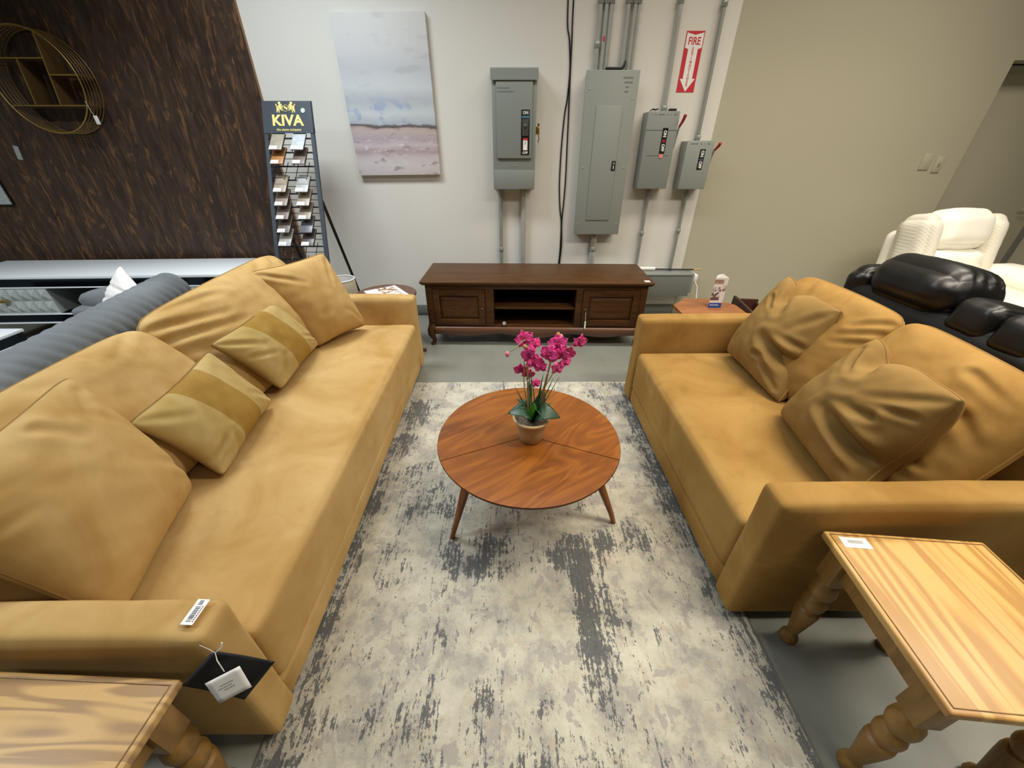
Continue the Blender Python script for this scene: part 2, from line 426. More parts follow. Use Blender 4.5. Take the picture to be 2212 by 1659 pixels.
def pillow(tname, label, corners, T, mat, seed=0, folds=(), pinch=0.07, n=56, piping='piping', sag=0.15, prof=0.42, wr=0.006, back=0.8, group=None, cat='cushion', warp=None, stripes=None, parent=None, rc=0.05):
    """corners BL, BR, TR, TL of the front face seen from in front; world coordinates"""
    BL, BR, TR, TL = [Vector(c) for c in corners]
    if parent: o = parent.location.copy(); root = parent
    else: o = (BL + BR) / 2; root = thing(tname, label, cat, o, 0, group)
    nrm0 = (BR - BL).cross(TL - BL).normalized()
    def pos(u, v, side):
        cr = 1 - rc * (u * v) ** 8; uu = u * cr * (1 - pinch * (1 - v * v)); vv = v * cr * (1 - pinch * (1 - u * u))
        a, b_ = (uu + 1) / 2, (vv + 1) / 2
        p = (BL * (1 - a) + BR * a) * (1 - b_) + (TL * (1 - a) + TR * a) * b_
        e = max(0, (1 - u * u) * (1 - v * v)) ** prof
        h = T * e * (1 - sag * v)
        if side > 0:
            h += (foldf(folds, u, v)) * min(1, e * 1.6)
            q = p * 1.0 + Vector((seed, seed * 2, seed * 3))
            h += wr * noise.noise(q * 9) * min(1, e * 2) + wr * 0.5 * noise.noise(q * 21) * min(1, e * 2)
        else: h = -h * back
        p = p + nrm0 * h
        if warp: p = warp(p, u, v, side, nrm0)
        return p - o
    def g(t_): return -1 + 2 * (0.5 - 0.5 * math.cos(PI * t_)) if True else 0
    def blend(t_): return 0.5 * g(t_) + 0.5 * (-1 + 2 * t_)
    m = MB()
    V = [[None] * (n + 1) for _ in range(n + 1)]; W = [[None] * (n + 1) for _ in range(n + 1)]
    for i in range(n + 1):
        for j in range(n + 1):
            u, v = blend(i / n), blend(j / n)
            V[i][j] = m.bm.verts.new(pos(u, v, 1))
            W[i][j] = V[i][j] if i in (0, n) or j in (0, n) else m.bm.verts.new(pos(u, v, -1))
    fc = []
    for i in range(n):
        for j in range(n):
            fc.append((m.bm.faces.new((V[i][j], V[i + 1][j], V[i + 1][j + 1], V[i][j + 1])), (i + .5) / n, 1))
            fc.append((m.bm.faces.new((W[i][j], W[i][j + 1], W[i + 1][j + 1], W[i + 1][j])), (i + .5) / n, -1))
    rim = []
    for i in range(n): rim.append(V[i][0].co.copy())
    for j in range(n): rim.append(V[n][j].co.copy())
    for i in range(n): rim.append(V[n - i][n].co.copy())
    for j in range(n): rim.append(V[0][n - j].co.copy())
    if stripes:
        for f, s_, sd in fc:
            uu = blend(s_)
            if stripes[0] < uu < stripes[1]: f.material_index = 1
    ob = m.build(tname if parent else 'cover', mat, root, ang=180)
    if stripes: ob.data.materials.append(M[stripes[2]])
    if piping:
        m = MB(); m.tube(rim, 0.0038, 6, closed=True); m.build('piping', piping, ob if parent else root, ang=180)
    return root

# ------------------------------------------------------------------ the room
def plane_box(name, x0, x1, y0, y1, z0, z1, mat): return struct(MB().box(x0, x1, y0, y1, z0, z1).build(name, mat, smooth=False))
WY = 3.77; CZ = 3.4
plane_box('floor', -6.5, 7.0, -4.0, 4.6, -0.1, 0.0, 'floor')
plane_box('ceiling', -6.5, 7.0, -4.0, 4.6, CZ, CZ + 0.1, 'ceiling')
plane_box('wall_back', -6.5, 1.68, WY, WY + 0.12, 0, CZ, 'wall_white')
m = MB(); m.box(1.68, 3.86, WY, WY + 0.18, 0, CZ).box(3.86, 5.05, WY, WY + 0.18, 2.04, CZ).box(5.05, 7.0, WY, WY + 0.18, 0, CZ)
struct(m.build('wall_back_right', 'wall_olive', smooth=False))
plane_box('wall_left', -6.6, -6.5, -4.0, 4.6, 0, CZ, 'wall_gray')
plane_box('wall_right', 7.0, 7.1, -4.0, 4.6, 0, CZ, 'wall_olive')
plane_box('wall_front', -6.5, 7.0, -4.1, -4.0, 0, CZ, 'wall_gray')
struct(MB().box(-1.94, 1.68, WY - 0.006, WY, 0, 0.103, 0.002).build('baseboard_back', 'baseboard'))
m = MB(); m.box(1.68, 3.85, WY - 0.012, WY, 0, 0.095, 0.003); struct(m.build('baseboard_back_right', 'baseboard_olive'))
# plywood cladding over the left part of the back wall
m = MB()
for a, b in ((-6.5, -5.62), (-5.617, -4.40), (-4.397, -3.18), (-3.177, -1.935)): m.box(a, b, WY - 0.022, WY - 0.001, 0.0, CZ)
pw = m.build('wall_plywood_cladding', 'plywood', smooth=False); pw['kind'] = 'structure'
pe = MB().box(-1.9349, -1.932, WY - 0.022, WY - 0.001, 0, CZ).build('trim_1', 'ply_edge', smooth=False); struct(pe)
# door in the right recess
d = bpy.data.objects.new('door_1', None); C.objects.link(d); d.location = (4.45, 3.93, 0); d['kind'] = 'structure'
MB().box(-0.585, 0.53, 0, 0.045, 0.01, 2.03, 0.003).build('door_leaf', 'wall_olive', d)
MB().box(0.535, 0.62, -0.0, 0.10, 0, 2.04, 0.003).build('door_frame', 'baseboard', d)
m = MB(); m.lathe([(0.03, 0), (0.03, 0.01), (0.012, 0.014), (0.012, 0.05)], 20, cap=True)
hd = m.build('door_handle', 'galv', d, mat4=at(0.46, 0, 0.98))
m = MB(); m.tube([(0.46, -0.05, 0.98), (0.43, -0.055, 0.98), (0.35, -0.055, 0.985)], 0.01, 8); l_ = m.build('lever', 'galv', hd)
plane_box('wall_recess', 3.5, 7.0, 4.1, 4.2, 0, CZ, 'wall_olive')
# ------------------------------------------------------------------ rug
m = MB(); m.box(-0.725, 0.875, 0.08, 2.415, 0.0, 0.011, 0.004)
rug = thing('area_rug', 'distressed cream and charcoal abstract area rug lying between the two tan sofas', 'rug', (0, 0, 0.0005))
m.build('rug_pile', 'rug', rug)
m = MB(); m.tube([(-0.725, 0.08, .006), (0.875, 0.08, .006), (0.875, 2.415, .006), (-0.725, 2.415, .006)], 0.0055, 6, closed=True); m.build('rug_binding', 'rug_edge', rug)
# ------------------------------------------------------------------ the two tan sofas
def sofa(name, label, s, xf, y0, y1, armw, armz, vel, depth, ncush, seed, cush):
    root = thing(name, label, 'sofa', (xf - s * depth / 2, (y0 + y1) / 2, 0.0))
    ox, oy = root.location.x, root.location.y
    def X(fx): return xf - s * fx - ox
    def bx(nm, f0, f1, a0, a1, z0, z1, r=0.02, crown=(0, 0, 0), n=14, amp=0.003, sd=0, mat=vel, nsc=4):
        c = ((X(f0) + X(f1)) / 2, (a0 + a1) / 2 - oy, (z0 + z1) / 2)
        return soft_box(nm, mat, root, (abs(f1 - f0), a1 - a0, z1 - z0), r, crown, n, seed + sd, amp, nsc, mat4=Matrix.Translation(c))
    bx('armrest', 0.0, depth, y0, y0 + armw, 0.035, armz, 0.022, (0.0, 0.004, 0.006), 20, 0.004, 1)
    bx('armrest', 0.0, depth, y1 - armw, y1, 0.035, armz, 0.022, (0.0, 0.004, 0.006), 20, 0.004, 2)
    bx('base', 0.012, depth - 0.02, y0 + armw, y1 - armw, 0.035, 0.135, 0.015, (0, 0, 0), 10, 0.002, 3)
    bx('backrest', depth - 0.2, depth, y0 + armw, y1 - armw, 0.035, armz + 0.10, 0.03, (0, 0, 0.0), 12, 0.003, 4)
    bx('seat_cushion', 0.006, depth - 0.22, y0 + armw + 0.003, y1 - armw - 0.003, 0.137, 0.402, 0.03, (0.004, 0, 0.028), 30, 0.005, 5, nsc=3)
    for i, (cs, T, folds) in enumerate(cush):
        pillow('back_cushion', None, cs, T, vel, seed + 10 + i, folds, -0.03, 60, 'piping', 0.0, 0.36, 0.008, 0.8, parent=root, rc=0.07)
    for fx in (0.08, depth - 0.1):
        for yy in (y0 + 0.07, y1 - 0.07):
            m = MB(); m.lathe([(0.022, 0), (0.026, 0.036)], 12, (X(fx), yy - oy, 0)); m.build('foot', 'black_plastic', root)
    return root
# back cushions: four corners of the seam plane, plumpness, folds
sofa('tan_sofa', 'long camel tan velvet sofa on the left of the rug, with two striped cushions', 1, -0.668, 0.41, 2.685, 0.103, 0.59, 'velvet_left', 1.02, 2, 3,
     [([(-1.25, 0.525, 0.43), (-1.25, 1.49, 0.43), (-1.50, 1.425, 0.885), (-1.50, 0.525, 0.855)], 0.135, [(0.85, 0.95, 0.5, 0.7, 0.014, 0.05), (0.5, 0.98, 0.3, 0.7, 0.010, 0.05), (-0.1, 0.98, 0.05, 0.7, 0.010, 0.06), (-0.5, 0.95, -0.3, 0.7, 0.010, 0.06)]),
      ([(-1.25, 1.495, 0.43), (-1.25, 2.565, 0.43), (-1.49, 2.46, 0.925), (-1.50, 1.41, 0.895)], 0.135, [(-0.98, 0.80, -0.45, 0.45, 0.024, 0.05), (-0.98, 0.55, -0.35, 0.2, 0.022, 0.05), (-0.9, 1.0, -0.3, 0.75, 0.020, 0.05), (-0.98, 0.3, -0.55, -0.05, 0.014, 0.06), (0.6, 0.95, 0.3, 0.7, 0.014, 0.05), (0.85, 0.95, 0.6, 0.6, 0.012, 0.05), (-0.3, 0.97, -0.1, 0.75, 0.012, 0.05)])])
sofa('tan_loveseat', 'two-seat tan velvet sofa on the right of the rug, two folded cushions on it', -1, 0.79, 0.745, 2.24, 0.11, 0.613, 'velvet_right', 1.08, 2, 23,
     [([(1.38, 2.12, 0.43), (1.38, 1.45, 0.43), (1.605, 1.425, 0.90), (1.60, 2.035, 0.905)], 0.14, [(0.97, 0.85, 0.7, 0.55, 0.02, 0.045), (0.97, 0.65, 0.68, 0.35, 0.018, 0.045), (0.97, 0.45, 0.7, 0.2, 0.014, 0.04), (-0.6, 0.95, -0.3, 0.6, 0.010, 0.06)]),
      ([(1.38, 1.445, 0.43), (1.38, 0.86, 0.43), (1.60, 0.865, 0.875), (1.60, 1.405, 0.912)], 0.14, [(0.3, 0.75, 0.75, 0.65, 0.012, 0.05), (0.3, -0.35, 0.75, -0.45, 0.024, 0.05), (0.2, -0.5, 0.7, -0.65, 0.018, 0.05), (0.6, 0.3, 0.9, 0.1, 0.012, 0.06)])])

# ------------------------------------------------------------------ cushions lying on them
pillow('large_cushion', 'large square camel cushion leaning at the near end of the long tan sofa', [(-1.03, 0.535, 0.43), (-1.155, 1.0, 0.435), (-1.36, 1.03, 0.90), (-1.33, 0.52, 0.83)], 0.12, 'velvet_left', 1,
       [(-0.9, 0.75, -0.5, 0.55, 0.006, 0.05), (-0.9, 0.35, -0.6, 0.25, 0.006, 0.05), (0.8, 0.8, 0.45, 0.45, 0.008, 0.06), (0.9, -0.6, 0.5, -0.3, 0.01, 0.07), (0.1, 0.8, 0.25, 0.45, 0.01, 0.06)], 0.05, 64, 'piping')
pillow('large_cushion', 'large square camel cushion leaning in the far corner of the long tan sofa', [(-1.18, 2.13, 0.435), (-0.985, 2.47, 0.44), (-1.165, 2.49, 0.925), (-1.40, 2.07, 0.92)], 0.11, 'velvet_left', 2,
       [(-0.9, 0.9, -0.2, 0.5, 0.016, 0.06), (0.9, 0.85, 0.5, 0.3, 0.014, 0.06), (0.2, 0.9, 0.15, 0.5, 0.01, 0.06), (0.9, -0.9, 0.4, -0.4, 0.008, 0.07)], 0.07, 60, 'piping', prof=0.45)
M['stripe_light'] = velvet('gold_velvet_light', '#ae9660', '#9f864c', '#bda674', 0.4)
M['stripe_gold'] = velvet('gold_velvet_band', '#977737', '#8a6b2b', '#a38343', 0.25)
pillow('striped_cushion', 'oblong gold cushion with a darker middle band, nearer of the two on the long sofa', [(-1.075, 1.045, 0.437), (-1.13, 1.52, 0.46), (-1.285, 1.475, 0.755), (-1.235, 0.985, 0.735)], 0.075, 'stripe_light', 3,
       [(-0.95, -0.9, -0.5, -0.4, 0.012, 0.07), (-0.95, -0.6, -0.55, -0.5, 0.010, 0.06), (-0.5, -0.95, -0.4, -0.5, 0.012, 0.06), (0.95, -0.8, 0.6, -0.3, 0.012, 0.07), (-0.9, 0.9, -0.6, 0.4, 0.01, 0.08)], 0.09, 56, 'piping_brown', group=None, stripes=(-0.28, 0.42, 'stripe_gold'))
pillow('striped_cushion', 'oblong gold cushion with a darker middle band, farther of the two on the long sofa', [(-1.14, 1.62, 0.455), (-1.175, 2.15, 0.45), (-1.30, 2.06, 0.775), (-1.265, 1.46, 0.785)], 0.075, 'stripe_light', 4,
       [(-0.95, 0.9, -0.5, 0.3, 0.014, 0.07), (-0.8, -0.9, -0.4, -0.3, 0.014, 0.08), (-0.9, 0.2, -0.5, -0.1, 0.01, 0.06), (0.9, -0.6, 0.5, -0.3, 0.01, 0.06)], 0.09, 56, 'piping_brown', stripes=(-0.28, 0.42, 'stripe_gold'))

def notch(eu, ev, su, sv, depth, push):
    """the top edge drops between the two ears and the right edge is dented in"""
    def w_(p, u, v, side, nrm):
        a = 0.75 * math.exp(-((u - eu) / 0.24) ** 2) * max(0, (v + 0.1) / 1.1) ** 2
        p = p + Vector((0, 0, -1)) * depth * a
        b = math.exp(-((v - ev) / 0.30) ** 2) * max(0, (u + 0.1) / 1.1) ** 2
        p = p + Vector((0, 1, 0)) * depth * 0.35 * b + nrm * (-0.03 * b)
        # ear at the top right flops forward
        c_ = max(0, u) * max(0, v)
        p = p + nrm * push * c_ ** 1.5
        return p
    return w_
pillow('folded_cushion', 'plump tan cushion with a dented side, farther of the two on the tan loveseat', [(1.315, 2.06, 0.435), (1.30, 1.52, 0.435), (1.50, 1.575, 0.865), (1.49, 2.03, 0.905)], 0.13, 'pillow_right', 5,
       [(0.98, -0.3, 0.15, -0.12, 0.065, 0.10), (-0.35, 1.0, 0.0, 0.45, 0.05, 0.09), (0.95, 0.9, 0.5, 0.25, 0.012, 0.07), (0.9, 0.1, 0.3, 0.05, 0.014, 0.06), (0.9, -0.8, 0.4, -0.45, 0.012, 0.06), (0.2, -0.5, 0.6, -0.4, 0.01, 0.05), (-0.6, 0.6, -0.2, 0.45, 0.012, 0.05)], 0.05, 72, 'piping', sag=0.1, warp=notch(-0.35, -0.3, 0, 0, 0.10, 0.05), back=1.1, prof=0.38, rc=0.02)
pillow('folded_cushion', 'plump tan cushion with a dented side, nearer of the two on the tan loveseat', [(1.26, 1.43, 0.435), (1.19, 0.93, 0.435), (1.37, 0.905, 0.85), (1.415, 1.335, 0.87)], 0.135, 'pillow_right', 6,
       [(0.98, -0.35, 0.0, -0.15, 0.07, 0.10), (-0.45, 1.0, -0.15, 0.6, 0.045, 0.09), (0.95, 0.9, 0.3, 0.35, 0.014, 0.07), (0.6, 0.2, -0.1, 0.0, 0.018, 0.07), (-0.8, 0.8, -0.3, 0.5, 0.012, 0.06), (0.9, 0.5, 0.2, 0.2, 0.012, 0.05)], 0.05, 72, 'piping', sag=0.1, warp=notch(-0.45, -0.35, 0, 0, 0.08, 0.05), back=1.1, prof=0.38, rc=0.02)

# sticker and swing tag on the near arm of the long sofa
sofa_root = bpy.data.objects['tan_sofa']
m = MB(); m.box(-0.014, 0.014, -0.028, 0.028, 0, 0.0008, 0)
st = m.build('price_sticker', 'sticker', sofa_root, mat4=Matrix.Translation((-0.713 + 0.668 + 0.51, 0.47 - 1.5475, 0.6015)) @ Matrix.Rotation(math.radians(-3), 4, 'Z')); lab(st, 'white barcode sticker')
m = MB()
random.seed(2)
y = -0.022
while y < 0.012:
    w_ = random.choice([0.0008, 0.0014, 0.002]); m.box(-0.006, 0.005, y, y + w_, 0.0008, 0.0012); y += w_ + random.choice([0.0008, 0.0015])
for k in range(5): m.box(-0.006, 0.004, 0.015 + k * 0.0022, 0.0162 + k * 0.0022, 0.0008, 0.0012)
for k in range(9): m.box(0.008, 0.0105, -0.022 + k * 0.004, -0.0195 + k * 0.004, 0.0008, 0.0012)
m.build('barcode', 'ink', st, smooth=False, mat4=Matrix.Translation((-0.713 + 0.668 + 0.51, 0.47 - 1.5475, 0.6015)) @ Matrix.Rotation(math.radians(-3), 4, 'Z'))

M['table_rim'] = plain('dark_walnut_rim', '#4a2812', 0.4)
# ------------------------------------------------------------------ round coffee table
T_ = thing('coffee_table', 'round three-section walnut coffee table standing on the patterned rug', 'table', (0.08, 1.30, 0.0115))
R_ = 0.392
for k, a0 in enumerate((203, 337, 90)):
    a1 = (203, 337, 450)[(k + 1) % 3] if k < 2 else 203
    a0, a1 = [(203, 337), (337, 450), (90, 203)][k]
    m = MB(); g = 0.0016
    A0, A1 = math.radians(a0), math.radians(a1); mid = (A0 + A1) / 2
    cx, cy = g * math.cos(mid) / math.sin((A1 - A0) / 2), g * math.sin(mid) / math.sin((A1 - A0) / 2)
    pts = [(cx, cy)]
    N = 40
    for j in range(N + 1):
        a = A0 + g / R_ + (A1 - A0 - 2 * g / R_) * j / N; pts.append((R_ * math.cos(a), R_ * math.sin(a)))
    b2 = bmesh.new()
    def ring(r, z): return [b2.verts.new((x * r if i else x, y * r if i else y, z)) for i, (x, y) in enumerate(pts)]
    rs = [ring(0.955, 0.385), ring(0.985, 0.393), ring(1.0, 0.403), ring(0.996, 0.4085)]
    for A, B in zip(rs, rs[1:]):
        for j in range(len(pts)): b2.faces.new((A[j], A[(j + 1) % len(pts)], B[(j + 1) % len(pts)], B[j]))
    b2.faces.new(rs[0][::-1]); b2.faces.new(rs[-1])
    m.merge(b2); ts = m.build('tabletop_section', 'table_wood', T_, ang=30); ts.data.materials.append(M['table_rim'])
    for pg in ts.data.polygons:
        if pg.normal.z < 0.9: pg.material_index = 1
m = MB(); m.lathe([(0.30, 0.34), (0.30, 0.384)], 48, cap=True); m.build('apron_ring', 'table_leg', T_)
for a, rt, rb in ((211.5, 0.27, 0.398), (341.5, 0.27, 0.42), (96, 0.27, 0.40)):
    ca, sa = math.cos(math.radians(a)), math.sin(math.radians(a))
    m = MB(); m.tube([(ca * rt, sa * rt, 0.384), (ca * (rt + .03), sa * (rt + .03), 0.30), (ca * (rb - .02), sa * (rb - .02), 0.06), (ca * rb, sa * rb, 0.0)], [0.024, 0.022, 0.012, 0.010], 20)
    m.build('leg', 'table_leg', T_)

# ------------------------------------------------------------------ orchid in a pot
M['terracotta'] = plain('cream_terracotta', '#b7a176', 0.55, 0, 0.12, 14)
M['pot_rim'] = plain('cream_glazed_rim', '#cfb48a', 0.4, 0, 0.08, 20)
t = NT('potting_gravel'); M['soil'] = t.out(t.ramp(t.noise(t.obj(), 160, 4, 0.7), [(0.35, '#4c3f33'), (0.55, '#80705f'), (0.7, '#a89a88')]), 0.95)
t = NT('orchid_leaf'); M['orchid_leaf'] = t.out(t.ramp(t.noise(t.obj(), 12, 3), [(0.3, '#1d3b27'), (0.7, '#2c5136')]), 0.4)
M['leaf_bright'] = plain('bright_leaf', '#4c9a2c', 0.4, 0, 0.15, 20)
M['grass_blade'] = plain('gray_green_blade', '#5c7757', 0.6, 0, 0.2, 20)
t = NT('orchid_petal'); M['petal'] = t.out(t.ramp(t.noise(t.mp(scale=(1, 1, 1)), 60, 3), [(0.3, '#ea1f8e'), (0.7, '#f65cae')]), 0.55, sheen=0.3)
t.b.inputs['Subsurface Weight'].default_value = 0.0
M['petal_light'] = plain('orchid_bud_pink', '#e88a9a', 0.5, 0, 0.1)
M['orchid_lip'] = plain('orchid_lip', '#a30f52', 0.5, 0, 0.1)
M['bud_tan'] = plain('orchid_bud_tan', '#c99a55', 0.5)
M['bamboo'] = plain('bamboo_stake', '#a58350', 0.55, 0, 0.2, 40)
M['stem_green'] = plain('stem_green', '#8aa05e', 0.5, 0, 0.1, 30)
OX, OY, OZ = 0.09, 1.285, 0.4205
O_ = thing('potted_orchid', 'magenta orchid in a cream clay pot on the round coffee table', 'plant', (OX, OY, OZ))
m = MB(); m.lathe([(0.0005, 0), (0.040, 0.0), (0.046, 0.004), (0.058, 0.055), (0.067, 0.098), (0.072, 0.102), (0.0765, 0.108), (0.0765, 0.116), (0.072, 0.121), (0.066, 0.117), (0.063, 0.105), (0.058, 0.09)], 48, cap=False)
pot = m.build('pot', 'terracotta', O_, ang=60)
m = MB(); m.tube([(0.0725 * math.cos(a * PI / 24), 0.0725 * math.sin(a * PI / 24), 0.114) for a in range(48)], 0.0062, 10, closed=True); m.build('rim', 'pot_rim', pot, ang=180)
m = MB(); m.grid(lambda a, b: (0.062 * b * math.cos(2 * PI * a), 0.062 * b * math.sin(2 * PI * a), 0.098 + 0.004 * noise.noise(Vector((b * math.cos(2 * PI * a) * 6, b * math.sin(2 * PI * a) * 6, 1))) + 0.008 * (1 - b * b)), 32, 10)
m.build('potting_gravel', 'soil', O_)
def leaf(nm, mat, base, tip, width, droop, fold=0.25, n=14, twist=0.0, pt=0.9, th=0.0):
    base, tip = Vector(base), Vector(tip); d = tip - base; L = d.length
    side = d.cross(Vector((0, 0, 1)))
    if side.length < 1e-4: side = Vector((1, 0, 0))
    side.normalize(); side = Matrix.Rotation(twist, 3, d.normalized()) @ side
    up = side.cross(d).normalized()
    def f(a, b):
        s_ = a; w_ = width * math.sin(PI * min(1, (0.06 + 0.94 * s_)) ** pt) ** 0.8 if s_ < 1 else 0.0005
        q = (b - 0.5) * 2
        c0 = base + d * s_ + up * (droop * math.sin(PI * s_))
        return c0 + side * (q * w_) + up * (abs(q) ** 1.5 * fold * w_) 
    m = MB(); m.grid(f, n, 6)
    ob = m.build(nm, mat, O_, ang=180); md = ob.modifiers.new('s', 'SOLIDIFY'); md.thickness = 0.0012
    return ob
leaf('leaf', 'orchid_leaf', (-0.002, 0.0, 0.10), (-0.098, -0.03, 0.155), 0.044, 0.045, 0.15, twist=-0.35)
leaf('leaf', 'orchid_leaf', (0.006, -0.004, 0.10), (0.115, -0.035, 0.135), 0.046, 0.055, 0.15, twist=0.35)
leaf('leaf', 'orchid_leaf', (0.004, -0.008, 0.10), (0.045, -0.07, 0.150), 0.026, 0.04, 0.15, twist=-0.5)
leaf('leaf', 'orchid_leaf', (0.0, -0.003, 0.10), (0.05, 0.035, 0.235), 0.026, 0.02, 0.2, twist=0.9)
leaf('leaf', 'orchid_leaf', (0.0, 0.0, 0.10), (-0.06, 0.05, 0.17), 0.026, 0.03, 0.2)
lab(leaf('leaf', 'leaf_bright', (-0.002, -0.02, 0.11), (0.006, -0.045, 0.215), 0.021, 0.0, 0.2, twist=0.2), 'small bright green leaf')
random.seed(11)
for k in range(16):
    a = random.uniform(0, 2 * PI); r = random.uniform(0.02, 0.085); z = random.uniform(0.20, 0.33)
    sx_ = -0.02 if k % 2 else 0.035
    leaf('grass_blade', 'grass_blade', (sx_ * 0.4, 0, 0.10), (sx_ + r * math.cos(a) * 0.8, r * math.sin(a) * 0.6, z), random.uniform(0.003, 0.007), random.uniform(-0.01, 0.02), 0.5, 10, twist=random.uniform(-1, 1), pt=0.6)
def P_(x, y, z): return Vector((x - OX, y - OY, z - OZ))
for a, b in (((0.075, 1.275, 0.53), (0.068, 1.268, 0.795)), ((0.115, 1.29, 0.53), (0.159, 1.268, 0.838))):
    m = MB(); m.tube([P_(*a), P_(*b)], 0.0034, 8); s_ = m.build('stake', 'bamboo', O_)
    m = MB(); q = P_(*a).lerp(P_(*b), 0.72); m.tube([q + Vector((0.005 * math.cos(i), 0.005 * math.sin(i), 0.001 * i - 0.003)) for i in range(8)], 0.0012, 5); m.build('raffia_tie', 'string', s_)
stems = [[(0.085, 1.285, 0.52), (0.06, 1.29, 0.66), (0.055, 1.28, 0.78), (0.06, 1.262, 0.88), (0.052, 1.245, 0.905), (0.020, 1.225, 0.885), (-0.006, 1.22, 0.868)],
         [(0.10, 1.285, 0.52), (0.13, 1.285, 0.66), (0.155, 1.28, 0.80), (0.175, 1.29, 0.88), (0.18, 1.30, 0.900)],
         [(0.13, 1.285, 0.66), (0.17, 1.285, 0.75), (0.215, 1.28, 0.84), (0.235, 1.27, 0.885), (0.252, 1.272, 0.89)]]
for sp in stems:
    m = MB(); pts = []
    for i in range(len(sp) - 1):
        p0 = Vector(sp[max(i - 1, 0)]); p1 = Vector(sp[i]); p2 = Vector(sp[i + 1]); p3 = Vector(sp[min(i + 2, len(sp) - 1)])
        for j in range(6):
            t_ = j / 6; pts.append(0.5 * ((2 * p1) + (p2 - p0) * t_ + (2 * p0 - 5 * p1 + 4 * p2 - p3) * t_ ** 2 + (3 * p1 - p0 - 3 * p2 + p3) * t_ ** 3))
    pts.append(Vector(sp[-1])); m.tube([p - Vector((OX, OY, OZ)) for p in pts], 0.0019, 6); m.build('stem', 'stem_green', O_, ang=180)
def flower(c, size, nx, ny, nz, roll):
    c = P_(*c); nrm = Vector((nx, ny, nz)).normalized()
    q = nrm.to_track_quat('Z', 'Y').to_matrix().to_4x4(); m4 = Matrix.Translation(c) @ q @ Matrix.Rotation(roll, 4, 'Z')
    m = MB()
    for (a, L, wd, zz) in ((90, 1.0, .34, 0), (215, .98, .34, 0), (325, .98, .34, 0), (20, 1.05, .50, .08), (160, 1.05, .50, .08)):
        a = math.radians(a)
        def f(u, v, a=a, L=L, wd=wd, zz=zz):
            q_ = (v - .5) * 2; w_ = wd * math.sin(PI * (0.04 + 0.96 * u) ** 0.75) ** 0.7 if u < 1 else 0.02
            r = L * (0.05 + 0.95 * u); rr = r + (-0.12 * abs(q_) ** 2 if u > .8 else 0)
            x = rr * math.cos(a) - q_ * w_ * math.sin(a); y_ = rr * math.sin(a) + q_ * w_ * math.cos(a)
            return Vector((x * size, y_ * size, size * (zz + 0.22 * u * u - 0.30 * u * u * u + 0.10 * q_ * q_ + 0.05 * math.sin(6 * v + 9 * u))))
        m.grid(f, 7, 6)
    ob = m.build('flower', 'petal', O_, ang=180, mat4=m4); md = ob.modifiers.new('s', 'SOLIDIFY'); md.thickness = 0.0008
    m = MB(); m.ball((0, -0.10 * size, 0.16 * size), 0.16 * size, (1, 1.5, 0.8), 10); m.ball((0.12 * size, 0, 0.18 * size), 0.10 * size, (1, 1, 1), 8); m.ball((-0.12 * size, 0, 0.18 * size), 0.10 * size, (1, 1, 1), 8)
    m.build('lip', 'orchid_lip', ob, mat4=m4)
random.seed(5)
for (c, sz) in [((0.054, 1.26, 0.902), .034), ((0.093, 1.30, 0.862), .028), ((0.071, 1.24, 0.849), .032), ((0.093, 1.28, 0.796), .036), ((0.043, 1.30, 0.755), .028), ((0.074, 1.33, 0.718), .028),
                ((0.178, 1.27, 0.878), .036), ((0.144, 1.25, 0.847), .034), ((0.218, 1.29, 0.832), .032), ((0.254, 1.27, 0.887), .030), ((0.184, 1.31, 0.752), .028), ((0.205, 1.26, 0.808), .028), ((0.120, 1.30, 0.765), .026), ((0.106, 1.34, 0.665), .022), ((0.158, 1.30, 0.81), .028), ((0.19, 1.25, 0.845), .030)]:
    flower(c, sz * 1.12, random.uniform(-.6, .6), -1, random.uniform(-0.3, 0.5), random.uniform(-.5, .5))
for (c, mt, r) in [((-0.008, 1.22, 0.863), 'petal_light', 0.009), ((0.18, 1.30, 0.903), 'bud_tan', 0.007), ((0.053, 1.205, 0.900), 'bud_tan', 0.007), ((0.19, 1.30, 0.893), 'petal_light', 0.009)]:
    m = MB(); p = P_(*c); m.ball(p, r, (1, 1, 1.25), 12); lab(m.build('bud', mt, O_), 'unopened bud')

